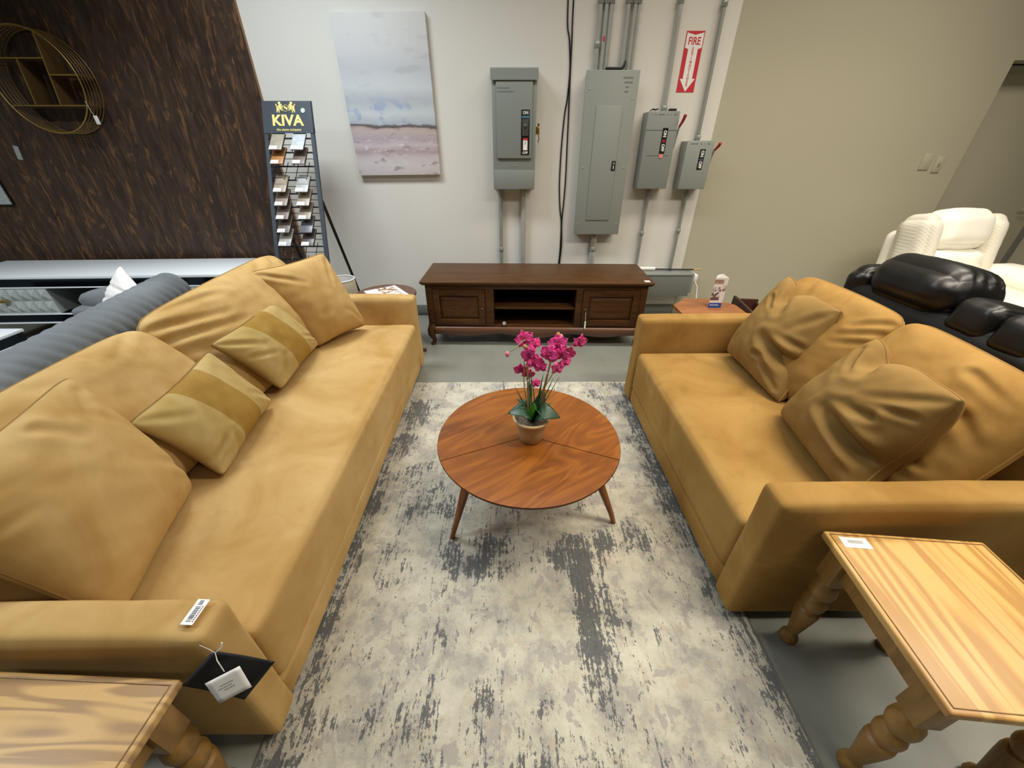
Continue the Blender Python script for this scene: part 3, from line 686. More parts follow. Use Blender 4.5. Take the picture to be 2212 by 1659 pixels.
# ------------------------------------------------------------------ turned-leg pine side tables
def side_table(label, cx, cy, rz, top_mat, h=0.52, w_=0.44, sticker=None):
    r = thing('side_table', label, 'table', (cx, cy, 0), rz)
    a = w_ / 2
    m = MB(); m.box(-a, a, -a, a, h - 0.024, h, 0.006, 3).box(-a + .012, a - .012, -a + .012, a - .012, h - 0.034, h - 0.022, 0.004)
    tp = m.build('tabletop', top_mat, r)
    m = MB()   # bead that runs round the edge of the top
    e = a - 0.012
    m.tube([(-e, -e, h), (e, -e, h), (e, e, h), (-e, e, h)], 0.0022, 6, closed=True); m.build('edge_bead', 'pine_leg', tp)
    b = a - 0.055
    for (x0, x1, y0, y1) in ((-b, b, -b - .012, -b + .008), (-b, b, b - .008, b + .012), (-b - .012, -b + .008, -b, b), (b - .008, b + .012, -b, b)):
        MB().box(x0, x1, y0, y1, h - 0.115, h - 0.034, 0.002).build('apron', 'pine_leg', r)
    prof = [(0.016, 0.0), (0.024, 0.006), (0.029, 0.018), (0.027, 0.034), (0.019, 0.046), (0.016, 0.052), (0.0175, 0.06), (0.023, 0.10), (0.030, 0.15), (0.034, 0.185), (0.033, 0.2), (0.025, 0.208), (0.029, 0.215), (0.034, 0.232), (0.035, 0.245), (0.031, 0.262), (0.022, 0.272), (0.026, 0.28), (0.033, 0.292), (0.036, 0.310), (0.034, 0.330), (0.026, 0.346), (0.022, 0.352), (0.027, 0.358), (0.027, 0.366)]
    k = (h - 0.154) / 0.366
    for sx_ in (-1, 1):
        for sy_ in (-1, 1):
            m = MB(); m.lathe([(q, z * k) for q, z in prof], 28, (sx_ * b, sy_ * b, 0))
            m.box(sx_ * b - .03, sx_ * b + .03, sy_ * b - .03, sy_ * b + .03, h - 0.155, h - 0.034, 0.004)
            m.build('leg', 'pine_leg', r, ang=40)
    return r
R1 = side_table('light pine side table with turned legs standing against the tan loveseat arm', 1.133, 0.497, math.radians(-5.5), 'pine_right')
m = MB(); m.box(-0.19, -0.115, 0.165, 0.2, 0.5203, 0.5212); s_ = lab(m.build('price_sticker', 'sticker', R1), 'white barcode sticker')
m = MB()
for k in range(14): m.box(-0.172 + k * 0.003, -0.1705 + k * 0.003, 0.179, 0.190, 0.5212, 0.5215)
m.build('barcode', 'ink_soft', s_, smooth=False)
side_table('knotty pine side table with turned legs against the long tan sofa arm', -0.943, 0.162, math.radians(-2.5), 'pine_left', 0.52, 0.44)

# swing tag hanging in front of the sofa arm
tg = thing('swing_tag', 'black card and small white tag hanging on string from the long sofa arm', 'tag', (-0.62, 0.405, 0.53))
def quad_sheet(nm, mat, parent, c4, th, n=8, bend=0.0, org=(0, 0, 0)):
    A, B, Cc, D = [Vector(c) - Vector(org) for c in c4]; nn = (B - A).cross(D - A).normalized()
    m = MB(); m.grid(lambda a, b: (A * (1 - a) + B * a) * (1 - b) + (D * (1 - a) + Cc * a) * b + nn * bend * math.sin(PI * a), n, n)
    o = m.build(nm, mat, parent, ang=180); md = o.modifiers.new('s', 'SOLIDIFY'); md.thickness = th; md.offset = 0; return o
TO = (-0.62, 0.405, 0.53)
def L_(p): return Vector(p) - Vector(TO)
quad_sheet('black_card', 'black_plastic', tg, [(-0.65, 0.4085, 0.56), (-0.526, 0.403, 0.52), (-0.593, 0.358, 0.45), (-0.697, 0.357, 0.527)], 0.0012, 10, 0.004, TO)
wc = quad_sheet('white_card', 'sticker', tg, [(-0.646, 0.358, 0.533), (-0.580, 0.382, 0.553), (-0.558, 0.361, 0.508), (-0.621, 0.339, 0.488)], 0.001, 6, 0, TO); lab(wc, 'white card with faint print')
A_, B_, D_ = Vector((-0.646, 0.358, 0.533)), Vector((-0.580, 0.382, 0.553)), Vector((-0.621, 0.339, 0.488))
xa = (B_ - A_).normalized(); za = xa.cross(D_ - A_).normalized(); za = za if za.z > 0 else -za; ya = za.cross(xa)
cc = (A_ + Vector((-0.558, 0.361, 0.508))) / 2 + za * 0.001 - Vector(TO)
m = MB()
random.seed(8)
for row, (x0, x1) in enumerate(((-0.014, 0.012), (-0.02, 0.008), (-0.01, 0.010))):
    x = x0
    while x < x1: wd = random.uniform(.001, .003); m.box(x, x + wd, 0.006 - row * 0.006, 0.0075 - row * 0.006, 0, 0.0003); x += wd + .0012
m.build('faint_print', 'ink_soft', wc, smooth=False, mat4=Matrix(((xa.x, ya.x, za.x, cc.x), (xa.y, ya.y, za.y, cc.y), (xa.z, ya.z, za.z, cc.z), (0, 0, 0, 1))))
m = MB(); m.tube([L_(p) for p in ((-0.612, 0.405, 0.603), (-0.615, 0.400, 0.592), (-0.628, 0.395, 0.582), (-0.622, 0.385, 0.572), (-0.612, 0.377, 0.562), (-0.606, 0.372, 0.553))], [0.0016, 0.0018, 0.0009, 0.0011, 0.0009, 0.0009], 6)
m.tube([L_(p) for p in ((-0.67, 0.409, 0.585), (-0.645, 0.402, 0.58), (-0.628, 0.395, 0.582))], 0.0005, 5); m.build('string', 'string', tg)

# ------------------------------------------------------------------ TV console
K = thing('tv_console', 'dark mahogany low media console with cabriole legs against the white wall', 'cabinet', (0.222, 3.29, 0), math.radians(-1.6))
m = MB(); m.box(-0.935, 0.935, -0.285, 0.285, 0.545, 0.570, 0.008, 3).box(-0.922, 0.922, -0.272, 0.272, 0.535, 0.547, 0.004)
ktop = m.build('tabletop', 'console_top', K)
m = MB()
m.box(-0.90, -0.885, -0.25, 0.25, 0.17, 0.536).box(0.885, 0.90, -0.25, 0.25, 0.17, 0.536).box(-0.89, 0.89, 0.235, 0.25, 0.17, 0.536)
m.box(-0.89, 0.89, -0.25, 0.25, 0.17, 0.185)
m.box(-0.90, -0.845, -0.255, -0.235, 0.17, 0.536, 0.002).box(0.845, 0.90, -0.255, -0.235, 0.17, 0.536, 0.002)
m.box(-0.845, 0.845, -0.255, -0.235, 0.500, 0.536, 0.002)
m.box(-0.415, -0.345, -0.255, -0.235, 0.185, 0.50, 0.002).box(0.33, 0.385, -0.255, -0.235, 0.185, 0.50, 0.002)
m.box(-0.36, -0.345, -0.24, 0.24, 0.185, 0.536).box(0.33, 0.345, -0.24, 0.24, 0.185, 0.536)
m.build('body', 'console_wood', K)
MB().box(-0.345, 0.33, -0.235, 0.235, 0.325, 0.345, 0.002).build('shelf', 'console_top', K)
def kdoor(x0, x1, kx, tagged):
    m = MB(); z0, z1 = 0.190, 0.497
    f = 0.052
    m.box(x0, x0 + f, -0.262, -0.242, z0, z1, 0.002).box(x1 - f, x1, -0.262, -0.242, z0, z1, 0.002).box(x0 + f, x1 - f, -0.262, -0.242, z1 - f, z1, 0.002).box(x0 + f, x1 - f, -0.262, -0.242, z0, z0 + f, 0.002)
    d_ = m.build('door', 'console_wood', K)
    m = MB(); a, b, c_, e = x0 + f, x1 - f, z0 + f, z1 - f
    q = MB(); V1 = [(a, c_), (b, c_), (b, e), (a, e)]; V2 = [(a + .03, c_ + .03), (b - .03, c_ + .03), (b - .03, e - .03), (a + .03, e - .03)]
    A = [q.bm.verts.new((x, -0.247, z)) for x, z in V1]; B = [q.bm.verts.new((x, -0.258, z)) for x, z in V2]
    for j in range(4): q.bm.faces.new((A[j], A[(j + 1) % 4], B[(j + 1) % 4], B[j]))
    q.bm.faces.new(B); q.build('raised_panel', 'console_wood', d_, smooth=False)
    m = MB(); m.lathe([(0.006, 0), (0.005, 0.01), (0.013, 0.018), (0.014, 0.024), (0.008, 0.030)], 16); m.build('knob', 'console_dark', d_, mat4=at(kx, -0.262, 0.34))
kdoor(-0.843, -0.417, -0.44, False); kdoor(0.387, 0.843, 0.41, True)
m = MB(); N = 60
def ap(t_):
    x = abs(t_ * 2 - 1) * 0.85
    return 0.105 - 0.042 * math.exp(-(x / 0.16) ** 2) - 0.022 * math.exp(-((x - 0.58) / 0.15) ** 2) + 0.008 * math.exp(-((x - 0.30) / 0.08) ** 2)
def apf(u, v):
    x = -0.865 + 1.73 * u; zb = ap(u); zt = 0.176; z = zb + (zt - zb) * v
    return Vector((x, -0.258 - 0.016 * math.sin(PI * (1 - v) ** 0.8), z))
m.grid(apf, N, 8); o = m.build('apron', 'stool_wood', K, ang=180); lab(o, 'scalloped apron'); md = o.modifiers.new('s', 'SOLIDIFY'); md.thickness = 0.016
for sx_ in (-1, 1):
    for sy_ in (-1, 1):
        m = MB(); bx_, by_ = sx_ * 0.872, sy_ * 0.232
        prof = [(0, 0.19, .034), (0.004, 0.165, .036), (0.016, 0.13, .036), (0.018, 0.10, .030), (0.008, 0.065, .022), (0.0, 0.04, .017), (0.004, 0.018, .018), (0.014, 0.006, .021), (0.016, 0.0, .019)]
        m.tube([(bx_ + sx_ * d_, by_ + sy_ * d_, z) for d_, z, r in prof], [r for d_, z, r in prof], 14); m.build('leg', 'console_wood', K, ang=60)
m = MB(); m.box(0.862, 0.905, -0.262, -0.222, 0.5702, 0.571); lab(m.build('price_sticker', 'sticker', ktop), 'white price sticker')
hg = thing('hanging_tag', 'thin white price tag hanging by string from the right console door', 'tag', (0.636, 3.005, 0.34))
m = MB(); m.tube([(-0.004, 0.0, 0.0), (-0.006, -0.002, -0.04), (-0.003, -0.004, -0.10)], 0.0014, 5); m.build('string', 'string', hg)
MB().box(-0.008, 0.004, -0.007, -0.005, -0.165, -0.10).build('card', 'sticker', hg)
m = MB(); m.lathe([(0.004, 0), (0.005, 0.008), (0.013, 0.014), (0.016, 0.022), (0.010, 0.030), (0.002, 0.032)], 14)
t = NT('clear_glass_knob'); t.b.inputs['Transmission Weight'].default_value = 0.7; M['glass'] = t.out('#e8ecec', 0.08)
tag(m.build('glass_knob', 'glass', mat4=Matrix.Translation((-0.045, 3.06, 0.199)) @ Matrix.Rotation(1.2, 4, 'X')), 'small clear glass knob lying in the lower open shelf of the console', 'knob')

# ------------------------------------------------------------------ things on the back wall
WF = WY
# landscape canvas
PT = thing('canvas_painting', 'tall abstract landscape canvas with gray sky and mauve foreground, hung on the white wall', 'painting', (-0.933, WF, 1.785), 0)
t = NT('abstract_landscape')
x, y, z = t.sep(t.obj())
wv = t.noise(t.mp(scale=(1.6, 1, 5)), 2.2, 5, 0.6, 0.8)
zz = t.math('ADD', z, t.math('MULTIPLY', t.math('SUBTRACT', wv, 0.5), 0.10))
zz = t.math('ADD', t.math('MULTIPLY', zz, 1 / 1.03), 0.5)
c = t.ramp(zz, [(0.0, '#d8cfd0'), (0.08, '#e2dddf'), (0.13, '#d8ced2'), (0.17, '#bda9ad'), (0.21, '#d6cacf'), (0.25, '#bcafb9'), (0.30, '#c9bab5'), (0.316, '#bda9a5'), (0.326, '#5f5a5c'), (0.338, '#6f6a6c'), (0.35, '#b8c0c8'), (0.42, '#cfd6da'), (0.5, '#b9bfc6'), (0.58, '#cdd2d5'), (0.7, '#bfc2c6'), (0.8, '#c9c9ca'), (1.0, '#cfcfcb')])
blue = t.noise(t.mp(scale=(2.4, 1, 4), loc=(0.7, 0, 2.2)), 2.5, 3, 0.5)
band = t.math('MULTIPLY', t.step(zz, 0.33, 0.37), t.step(zz, 0.55, 0.44))
c = t.mix(t.math('MULTIPLY', t.math('MULTIPLY', t.step(blue, 0.50, 0.62), band), 0.6), c, '#7f97c9')
wh = t.noise(t.mp(scale=(5, 1, 12), loc=(3, 0, 1)), 2.5, 4, 0.6, 0.4)
c = t.mix(t.math('MULTIPLY', t.math('MULTIPLY', t.step(wh, 0.58, 0.66), t.step(zz, 0.30, 0.2)), 0.8), c, '#e6e3e6')
mv = t.noise(t.mp(scale=(4, 1, 9), loc=(9, 0, 4)), 2.2, 3, 0.5, 0.4)
c = t.mix(t.math('MULTIPLY', t.math('MULTIPLY', t.step(mv, 0.58, 0.68), t.step(zz, 0.31, 0.25)), 0.6), c, '#9b7b80')
gy = t.noise(t.mp(scale=(2, 1, 5), loc=(2, 0, 7)), 2.2, 3, 0.5, 0.3)
c = t.mix(t.math('MULTIPLY', t.math('MULTIPLY', t.step(gy, 0.56, 0.68), t.step(zz, 0.45, 0.6)), 0.35), c, '#a5a3a8')
t.bump(t.noise(t.mp(scale=(4, 1, 14)), 12, 4), 0.15, 0.001)
M['canvas'] = t.out(c, 0.6)
rt = Matrix.Rotation(math.radians(-0.6), 4, 'Y')
m = MB(); m.box(-0.343, 0.343, -0.040, -0.004, -0.512, 0.512, 0.002); m.build('canvas', 'canvas', PT, mat4=rt)
MB().box(-0.335, 0.335, -0.010, 0.0, -0.504, 0.504).build('stretcher_frame', 'ply_edge', PT, mat4=rt)

# meter style disconnect box
D1 = thing('disconnect_box', 'gray electrical disconnect box with a rain hood and ON OFF slot, beside the painting', 'electrical box', (0.043, WF, 1.16))
m = MB(); m.box(-0.170, 0.170, -0.145, 0, 0.012, 0.80, 0.003); m.build('enclosure', 'panel_gray', D1)
m = MB(); m.prism([(0, 0.0), (-0.158, 0), (-0.163, -0.045), (-0.168, -0.045), (-0.164, 0.022), (-0.15, 0.03), (0, 0.036)], -0.178, 0.178, 'yz')
m.build('rain_hood', 'panel_gray', D1, smooth=False, mat4=Matrix.Translation((0, 0, 0.785)))
m = MB(); m.box(-0.140, 0.140, -0.160, -0.144, 0.235, 0.745, 0.008, 3); dd = m.build('door', 'panel_gray', D1)
MB().box(-0.167, 0.167, -0.148, -0.143, 0.014, 0.155, 0.002).build('lower_cover', 'panel_gray', D1)
m = MB(); m.box(0.053, 0.120, -0.1625, -0.159, 0.262, 0.562, 0.001); pl = m.build('switch_plate', 'black_plastic', dd)
m = MB(); m.box(0.058, 0.116, -0.164, -0.162, 0.508, 0.520); m.build('blue_strip', plain('blue_strip', '#4a7d92', .5), pl)
m = MB(); m.box(0.062, 0.112, -0.170, -0.162, 0.39, 0.50, 0.004); m.ball((0.087, -0.168, 0.455), 0.016, (1, .6, 1)); m.build('switch_window', plain('smoky_window', '#4d4f48', .15), pl)
MB().box(0.070, 0.105, -0.164, -0.162, 0.295, 0.375).build('warning_label', 'sticker', pl)
MB().box(0.070, 0.105, -0.1648, -0.163, 0.362, 0.376).build('red_stripe', 'red', pl)
MB().box(0.084, 0.089, -0.1648, -0.163, 0.335, 0.355).build('mark', 'ink', pl)
text('lettering', 'ON', 0.026, 'sticker', pl, at(0.087, -0.1632, 0.541), off=0.0006)
text('lettering', 'OFF', 0.024, 'sticker', pl, at(0.087, -0.1632, 0.277), off=0.0006)
m = MB(); m.box(0.168, 0.200, -0.12, -0.09, 0.40, 0.455, 0.003).box(0.185, 0.20, -0.10, -0.095, 0.43, 0.475); m.tube([(0.195, -0.10, 0.40), (0.200, -0.10, 0.37), (0.192, -0.10, 0.345), (0.185, -0.10, 0.36)], 0.004, 6); m.build('latch', 'brass', D1)
m = MB(); random.seed(4)
for row in range(2):
    x = -0.13
    while x < (-0.04 if row == 0 else -0.01): wd = random.uniform(.003, .009); m.box(x, x + wd, -0.1612, -0.1598, 0.690 - row * 0.022, 0.698 - row * 0.022); x += wd + .003
m.build('pencil_note', 'ink_soft', dd, smooth=False)
m = MB(); m.ball((0.01, -0.146, 0.185), 0.005); m.box(-0.03, 0.0, -0.1465, -0.145, 0.180, 0.183); m.build('screw', 'galv_dull', D1)

# main breaker panel
D2 = thing('breaker_panel', 'tall light gray breaker panel with a small black latch, below the cluster of conduits', 'electrical box', (0.782, WF, 0.80))
m = MB(); m.box(-0.185, 0.185, -0.105, 0, 0.01, 1.155, 0.003); m.build('enclosure', 'panel_light', D2)
m = MB(); m.box(-0.201, 0.201, -0.115, -0.103, 0.005, 1.165, 0.004, 2); m.build('cover', 'panel_light', D2)
m = MB(); m.box(-0.105, 0.098, -0.122, -0.114, 0.125, 0.95, 0.004, 2); dd = m.build('door', 'panel_light', D2)
m = MB(); m.box(0.065, 0.098, -0.127, -0.121, 0.510, 0.580, 0.003); lt = m.build('latch', 'black_plastic', dd)
MB().box(0.079, 0.085, -0.129, -0.126, 0.520, 0.545).build('thumb_turn', 'sticker', lt)
MB().box(0.074, 0.09, -0.128, -0.126, 0.552, 0.568).build('label_plate', 'ink_soft', lt)
for x_, z_ in ((-0.17, 0.09), (0.17, 0.09), (-0.17, 0.53), (0.17, 0.53), (0.165, 0.99), (-0.17, 1.05)):
    m = MB(); m.ball((x_, -0.115, z_), 0.006, (1, .5, 1), 8); m.build('screw', 'galv_dull', D2)
m = MB()
for row, (a, b) in enumerate(((0.08, 0.15), (0.09, 0.15), (0.105, 0.125), (0.10, 0.13))):
    x = a
    while x < b: wd = random.uniform(.003, .008); m.box(x, x + wd, -0.1163, -0.1148, 1.115 - row * 0.028, 1.124 - row * 0.028); x += wd + .003
m.build('pencil_note', 'ink_soft', D2, smooth=False)

def safety_switch(label, x, z0, w_, h_, lx, lz0, lz1, mat, extra):
    r = thing('safety_switch', label, 'electrical box', (x, WF, z0))
    m = MB(); m.box(-w_ / 2, w_ / 2, -0.13, 0, 0, h_, 0.004); m.build('enclosure', mat, r)
    m = MB(); m.box(-w_ / 2 - .002, w_ / 2 + .002, -0.138, -0.128, 0.0, h_ + 0.004, 0.005, 2)
    if extra:
        m.box(-w_ / 2, w_ / 2, -0.1405, -0.137, h_ * 0.775, h_ * 0.785).box(-w_ / 2 + .04, w_ / 2 - .03, -0.1405, -0.137, h_ * 0.455, h_ * 0.462)
    cv = m.build('cover', mat, r)
    m = MB(); m.box(lx - .021, lx + .021, -0.1405, -0.137, lz0, lz1); lp = m.build('switch_plate', 'black_plastic', cv)
    mid = (lz0 + lz1) / 2
    for body, zz_ in (('ON', lz0 + (lz1 - lz0) * 0.78), ('OFF', lz0 + (lz1 - lz0) * 0.24)):
        text('lettering', body, 0.032, 'sticker', lp, at(lx, -0.1412, zz_) @ Matrix.Rotation(-PI / 2, 4, 'Z'), off=0.0012, sx=0.9)
    MB().box(lx - .013, lx + .013, -0.1415, -0.14, mid - .008, mid + .008).build('indicator', 'red_handle' if extra else 'ink', lp)
    if extra: MB().box(lx - .018, lx + .014, -0.1415, -0.139, lz0 - 0.03, lz0 - 0.002).build('red_sticker', plain('pink_label', '#e08a80'), cv)
    m = MB(); m.box(w_ / 2, w_ / 2 + .012, -0.115, -0.05, h_ * .55, h_ * .80, 0.003)
    m.tube([(w_ / 2 + .016, -0.09, h_ * .54), (w_ / 2 + .020, -0.10, h_ * .70), (w_ / 2 + .022, -0.12, h_ * .84)], 0.007, 8); hb = m.build('handle_base', 'galv_dull', r)
    m = MB(); m.tube([(w_ / 2 + .022, -0.12, h_ * .82), (w_ / 2 + .032, -0.150, h_ * .90), (w_ / 2 + .036, -0.165, h_ * .96)], [0.008, 0.011, 0.012], 10); m.build('grip', 'red_handle', hb)
    m = MB(); m.box(w_ / 2 + .001, w_ / 2 + .008, -0.13, -0.11, h_ * .17, h_ * .22); m.build('catch', 'galv_dull', r)
    m = MB(); x_ = -w_ / 2 + .03
    while x_ < w_ / 2 - .03: wd = random.uniform(.004, .012); m.box(x_, x_ + wd, -0.1392, -0.1378, h_ - 0.022, h_ - 0.014); x_ += wd + random.choice((.003, .02))
    m.build('pencil_note', 'ink_soft', cv, smooth=False)
    return r
safety_switch('bluish gray safety switch with red lever, taller of the pair under the fire sign', 1.206, 1.175, 0.245, 0.535, 0.032, 0.255, 0.43, 'panel_gray', True)
safety_switch('pale gray safety switch with bright red lever, shorter and lowest of the right pair', 1.543, 1.172, 0.218, 0.345, 0.028, 0.145, 0.29, 'panel_light', False)
m = MB(); m.box(-0.025, 0.025, -0.06, -0.01, 0, 0.02, 0.002); tag(m.build('black_box', 'black_plastic', mat4=Matrix.Translation((1.30, WF, 1.715))), 'little black block on top of the taller safety switch', 'block')
m = MB(); m.tube([(-0.06, -0.08, 0.004), (-0.04, -0.09, 0.016), (-0.02, -0.07, 0.008), (0.0, -0.09, 0.014), (-0.03, -0.05, 0.012)], 0.004, 6); tag(m.build('wire_scrap', 'black_plastic', mat4=Matrix.Translation((1.17, WF, 1.715))), 'crumpled dark wire scrap on top of the taller safety switch', 'wire')
# leftover tool on the breaker panel
m = MB(); m.box(-0.07, 0.05, -0.08, -0.03, 0, 0.022, 0.006); m.tube([(0.05, -0.05, 0.012), (0.068, -0.05, 0.03), (0.078, -0.05, 0.062)], [0.009, 0.010, 0.006], 8)
tag(m.build('black_tool', 'black_plastic', mat4=Matrix.Translation((0.80, WF, 1.966))), 'black hand tool lying on top of the tall breaker panel', 'tool')

# conduits: x, z bottom, z top, radius, coupling heights, label
def conduit(x, z0, z1, r, cpl, label, group, mat='galv', off=0.03, x1=None):
    c_ = thing('conduit_pipe', label, 'pipe', (x, WF - off, z0), 0, group); h_ = z1 - z0; dx = (x1 - x) if x1 else 0
    m = MB(); m.tube([(0, 0, 0), (dx, 0, h_)], r, 14); m.build('pipe', mat, c_, ang=60)
    for z in cpl:
        f_ = (z - z0) / h_
        m = MB(); m.lathe([(r + .004, -0.018), (r + .006, -0.014), (r + .006, 0.014), (r + .004, 0.018)], 14, (dx * f_, 0, z - z0)); m.ball((dx * f_, -(r + .008), z - z0), 0.005, n=8)
        m.build('coupling', 'galv_dull', c_)
conduit(-0.074, 0.0, 1.18, 0.017, (1.15, 0.66), 'thin conduit below the gray disconnect box, left one', None, 'galv_dull')
conduit(0.130, 0.0, 1.18, 0.026, (1.155,), 'thick conduit below the gray disconnect box, right one', None, 'galv')
for i, (x_, r_) in enumerate(((0.657, .017), (0.70, .015), (0.736, .015))):
    conduit(x_, 1.94, CZ, r_, (2.36,) + ((2.12,) if i == 0 else ()), ['conduit rising from the breaker panel, leftmost of the left three', 'conduit with a red dot rising from the breaker panel, middle of the left three', 'conduit rising from the breaker panel, third from the left'][i], 'conduits above the breaker panel')
for i, (x_, r_) in enumerate(((0.855, .017), (0.905, .015), (0.933, .010))):
    conduit(x_, 1.94, CZ, r_, (2.36,), ['conduit rising from the breaker panel, first of the right bunch', 'conduit rising from the breaker panel, middle of the right bunch', 'thinnest conduit rising from the breaker panel, at its right end'][i], 'conduits above the breaker panel')
MB().box(0.693, 0.706, WF - 0.048, WF - 0.044, 2.14, 2.165).build('red_dot', 'red', bpy.data.objects['conduit_pipe.003'], mat4=Matrix.Translation((-0.70, -(WF - 0.03), -1.94)))
conduit(1.235, 1.70, CZ, 0.017, (1.735, 2.36), 'bright conduit rising from the taller safety switch', None, x1=1.205)
conduit(1.552, 1.51, CZ, 0.015, (1.54, 2.345), 'dull conduit rising from the shorter safety switch', None, 'galv_dull', x1=1.52)
conduit(1.222, 0.44, 1.185, 0.014, (1.14, 0.80), 'thin conduit running down from the taller safety switch', None, 'galv_dull')
conduit(1.557, 0.44, 1.18, 0.014, (1.13, 0.82), 'thin conduit running down from the shorter safety switch', None, 'galv_dull')
conduit(0.785, 0.0, 0.815, 0.028, (0.79, 0.66), 'fat conduit running down from the tall breaker panel', None, 'galv')
# black cables
for i, pts in enumerate(([(0.425, 2.36), (0.452, 2.15), (0.469, 1.978), (0.462, 1.80), (0.448, 1.689), (0.438, 1.45), (0.440, 1.194), (0.458, 1.0), (0.476, 0.894), (0.482, 0.70), (0.478, 0.543), (0.46, 0.3), (0.45, 0.02)], [(0.464, 2.36), (0.470, 2.15), (0.474, 1.936), (0.480, 1.72), (0.484, 1.533), (0.490, 1.265), (0.488, 1.1), (0.481, 0.894), (0.492, 0.70), (0.486, 0.543), (0.475, 0.3), (0.47, 0.02)])):
    pts = [(pts[0][0] - 0.01 * i, CZ)] + pts
    m = MB(); sm = []
    for a in range(len(pts) - 1):
        p0 = Vector(pts[max(a - 1, 0)]); p1 = Vector(pts[a]); p2 = Vector(pts[a + 1]); p3 = Vector(pts[min(a + 2, len(pts) - 1)])
        for j in range(5):
            u = j / 5; sm.append(0.5 * ((2 * p1) + (p2 - p0) * u + (2 * p0 - 5 * p1 + 4 * p2 - p3) * u * u + (3 * p1 - p0 - 3 * p2 + p3) * u ** 3))
    sm.append(Vector(pts[-1]))
    m.tube([(p.x, WF - 0.008, p.y) for p in sm], 0.0055, 8)
    tag(m.build('black_cable', 'black_plastic', ang=180), ['black cable down the white wall, the one bowing out left', 'black cable down the white wall, the straighter right one'][i], 'cable')
m = MB(); m.tube([(-1.6, WF - 0.02, 0.012), (-0.9, WF - 0.02, 0.010), (-0.3, WF - 0.02, 0.010)], 0.006, 6); tag(m.build('floor_cable', 'black_plastic'), 'black cable lying on the floor along the gray baseboard', 'cable')

# fire extinguisher sign
FS = thing('fire_extinguisher_sign', 'red and white FIRE EXTINGUISHER arrow sign above the safety switches', 'sign', (1.383, WF - 0.0005, 2.023))
MB().box(-0.068, 0.068, -0.002, 0.0, -0.181, 0.181).build('red_panel', 'red', FS, smooth=False)
m = MB(); m.prism([(-0.062, 0.172), (0.0, 0.158), (0.062, 0.172), (0.062, 0.085), (0.036, 0.078), (0.036, -0.098), (0.058, -0.098), (0.0, -0.178), (-0.058, -0.098), (-0.036, -0.098), (-0.036, 0.078), (-0.062, 0.085)], -0.0032, -0.002)
m.build('arrow', 'sticker', FS, smooth=False)
text('lettering', 'FIRE', 0.062, 'red', FS, at(0, -0.0034, 0.122), off=0.0012, sx=0.82)
for i, ch in enumerate('EXTINGUISHER'): text('lettering', ch, 0.0235, 'red', FS, at(0, -0.0034, 0.080 - i * 0.0196), off=0.0006, sx=1.0)

# switch plates on the olive wall
for i, (x_, z_, w_, lb) in enumerate(((3.565, 1.368, 0.085, 'olive-painted blank switch plate, left of the two on the olive wall'), (3.72 - .02, 1.348, 0.07, 'olive-painted toggle switch plate, right of the two next to the door recess'))):
    s_ = thing('switch_plate', lb, 'switch', (x_ - (0.02 if i else 0), WY, z_))
    MB().box(-w_ / 2, w_ / 2, -0.008, 0, -0.06, 0.06, 0.003, 2).build('plate', 'wall_olive', s_)
    if i: MB().box(-0.006, 0.006, -0.016, -0.007, -0.012, 0.014, 0.002).build('toggle', 'baseboard_olive', s_)

# low gray wireway on the wall, rod on top, plug
WW = thing('wireway_box', 'long gray metal wireway low on the wall behind the console end', 'electrical box', (1.2, WF, 0.245))
MB().box(-0.55, 0.525, -0.165, -0.012, 0, 0.205, 0.002).build('trough', 'baseboard', WW)
MB().box(-0.552, 0.53, -0.170, -0.010, 0.200, 0.213, 0.002).build('cover', 'panel_gray', WW)
MB().box(0.523, 0.55, -0.16, 0, 0.03, 0.215, 0.002).build('end_plate', 'panel_gray', WW)
RD = thing('long_rod', 'dark rod with a white sleeve and tan tip lying on the gray wireway', 'rod', (1.5, 3.71, 0.4655))
m = MB(); m.tube([(-0.35, 0.02, 0.008), (0.27, -0.003, 0.008)], 0.007, 8); m.build('shaft', 'black_plastic', RD)
m = MB(); m.tube([(-0.36, 0.02, 0.014), (-0.10, 0.010, 0.014)], 0.016, 12); m.build('sleeve', 'sticker', RD)
m = MB(); m.tube([(0.27, -0.003, 0.008), (0.345, -0.006, 0.010)], 0.008, 8); m.build('tip', 'terracotta', RD)
PG = thing('power_adapter', 'white plug with a cord at the right end of the gray wireway', 'plug', (1.79, 3.70, 0.40))
m = MB(); m.box(-0.02, 0.02, -0.04, 0.06, -0.03, 0.035, 0.006); m.build('plug_body', 'sticker', PG)
m = MB(); m.tube([(0.0, -0.03, -0.02), (0.03, -0.05, -0.08), (0.03, -0.10, -0.2), (0.04, -0.2, -0.32), (0.03, -0.3, -0.395)], 0.005, 8); m.build('cord', 'string', PG, ang=180)
# ------------------------------------------------------------------ tile sample rack
RK = thing('tile_sample_rack', 'black leaning wire display rack for stone tiles with a gold KIVA header', 'display rack', (-1.612, 2.80, 0))
TAN = 0.385   # lean: run back per metre of height
def rp(u, h, out=0.0):      # u across, h height; the uprights spread a little toward the floor
    spread = 0.176 + (1.75 - h) * 0.030
    return Vector((u * spread / 0.184 - 0.02 * (1.75 - h) * 0 , (h - 0.0) * TAN - out, h))
lean = math.atan(TAN)
def leanbox(u0, u1, h0, h1, t0, t1):
    b = bmesh.new(); vs_ = []
    for (u, h, o_) in ((u0, h0, t0), (u1, h0, t0), (u1, h0, t1), (u0, h0, t1), (u0, h1, t0), (u1, h1, t0), (u1, h1, t1), (u0, h1, t1)): vs_.append(b.verts.new(rp(u, h, o_)))
    for f in ((0, 1, 2, 3), (4, 5, 6, 7), (0, 1, 5, 4), (1, 2, 6, 5), (2, 3, 7, 6), (3, 0, 4, 7)): b.faces.new([vs_[i] for i in f])
    return b
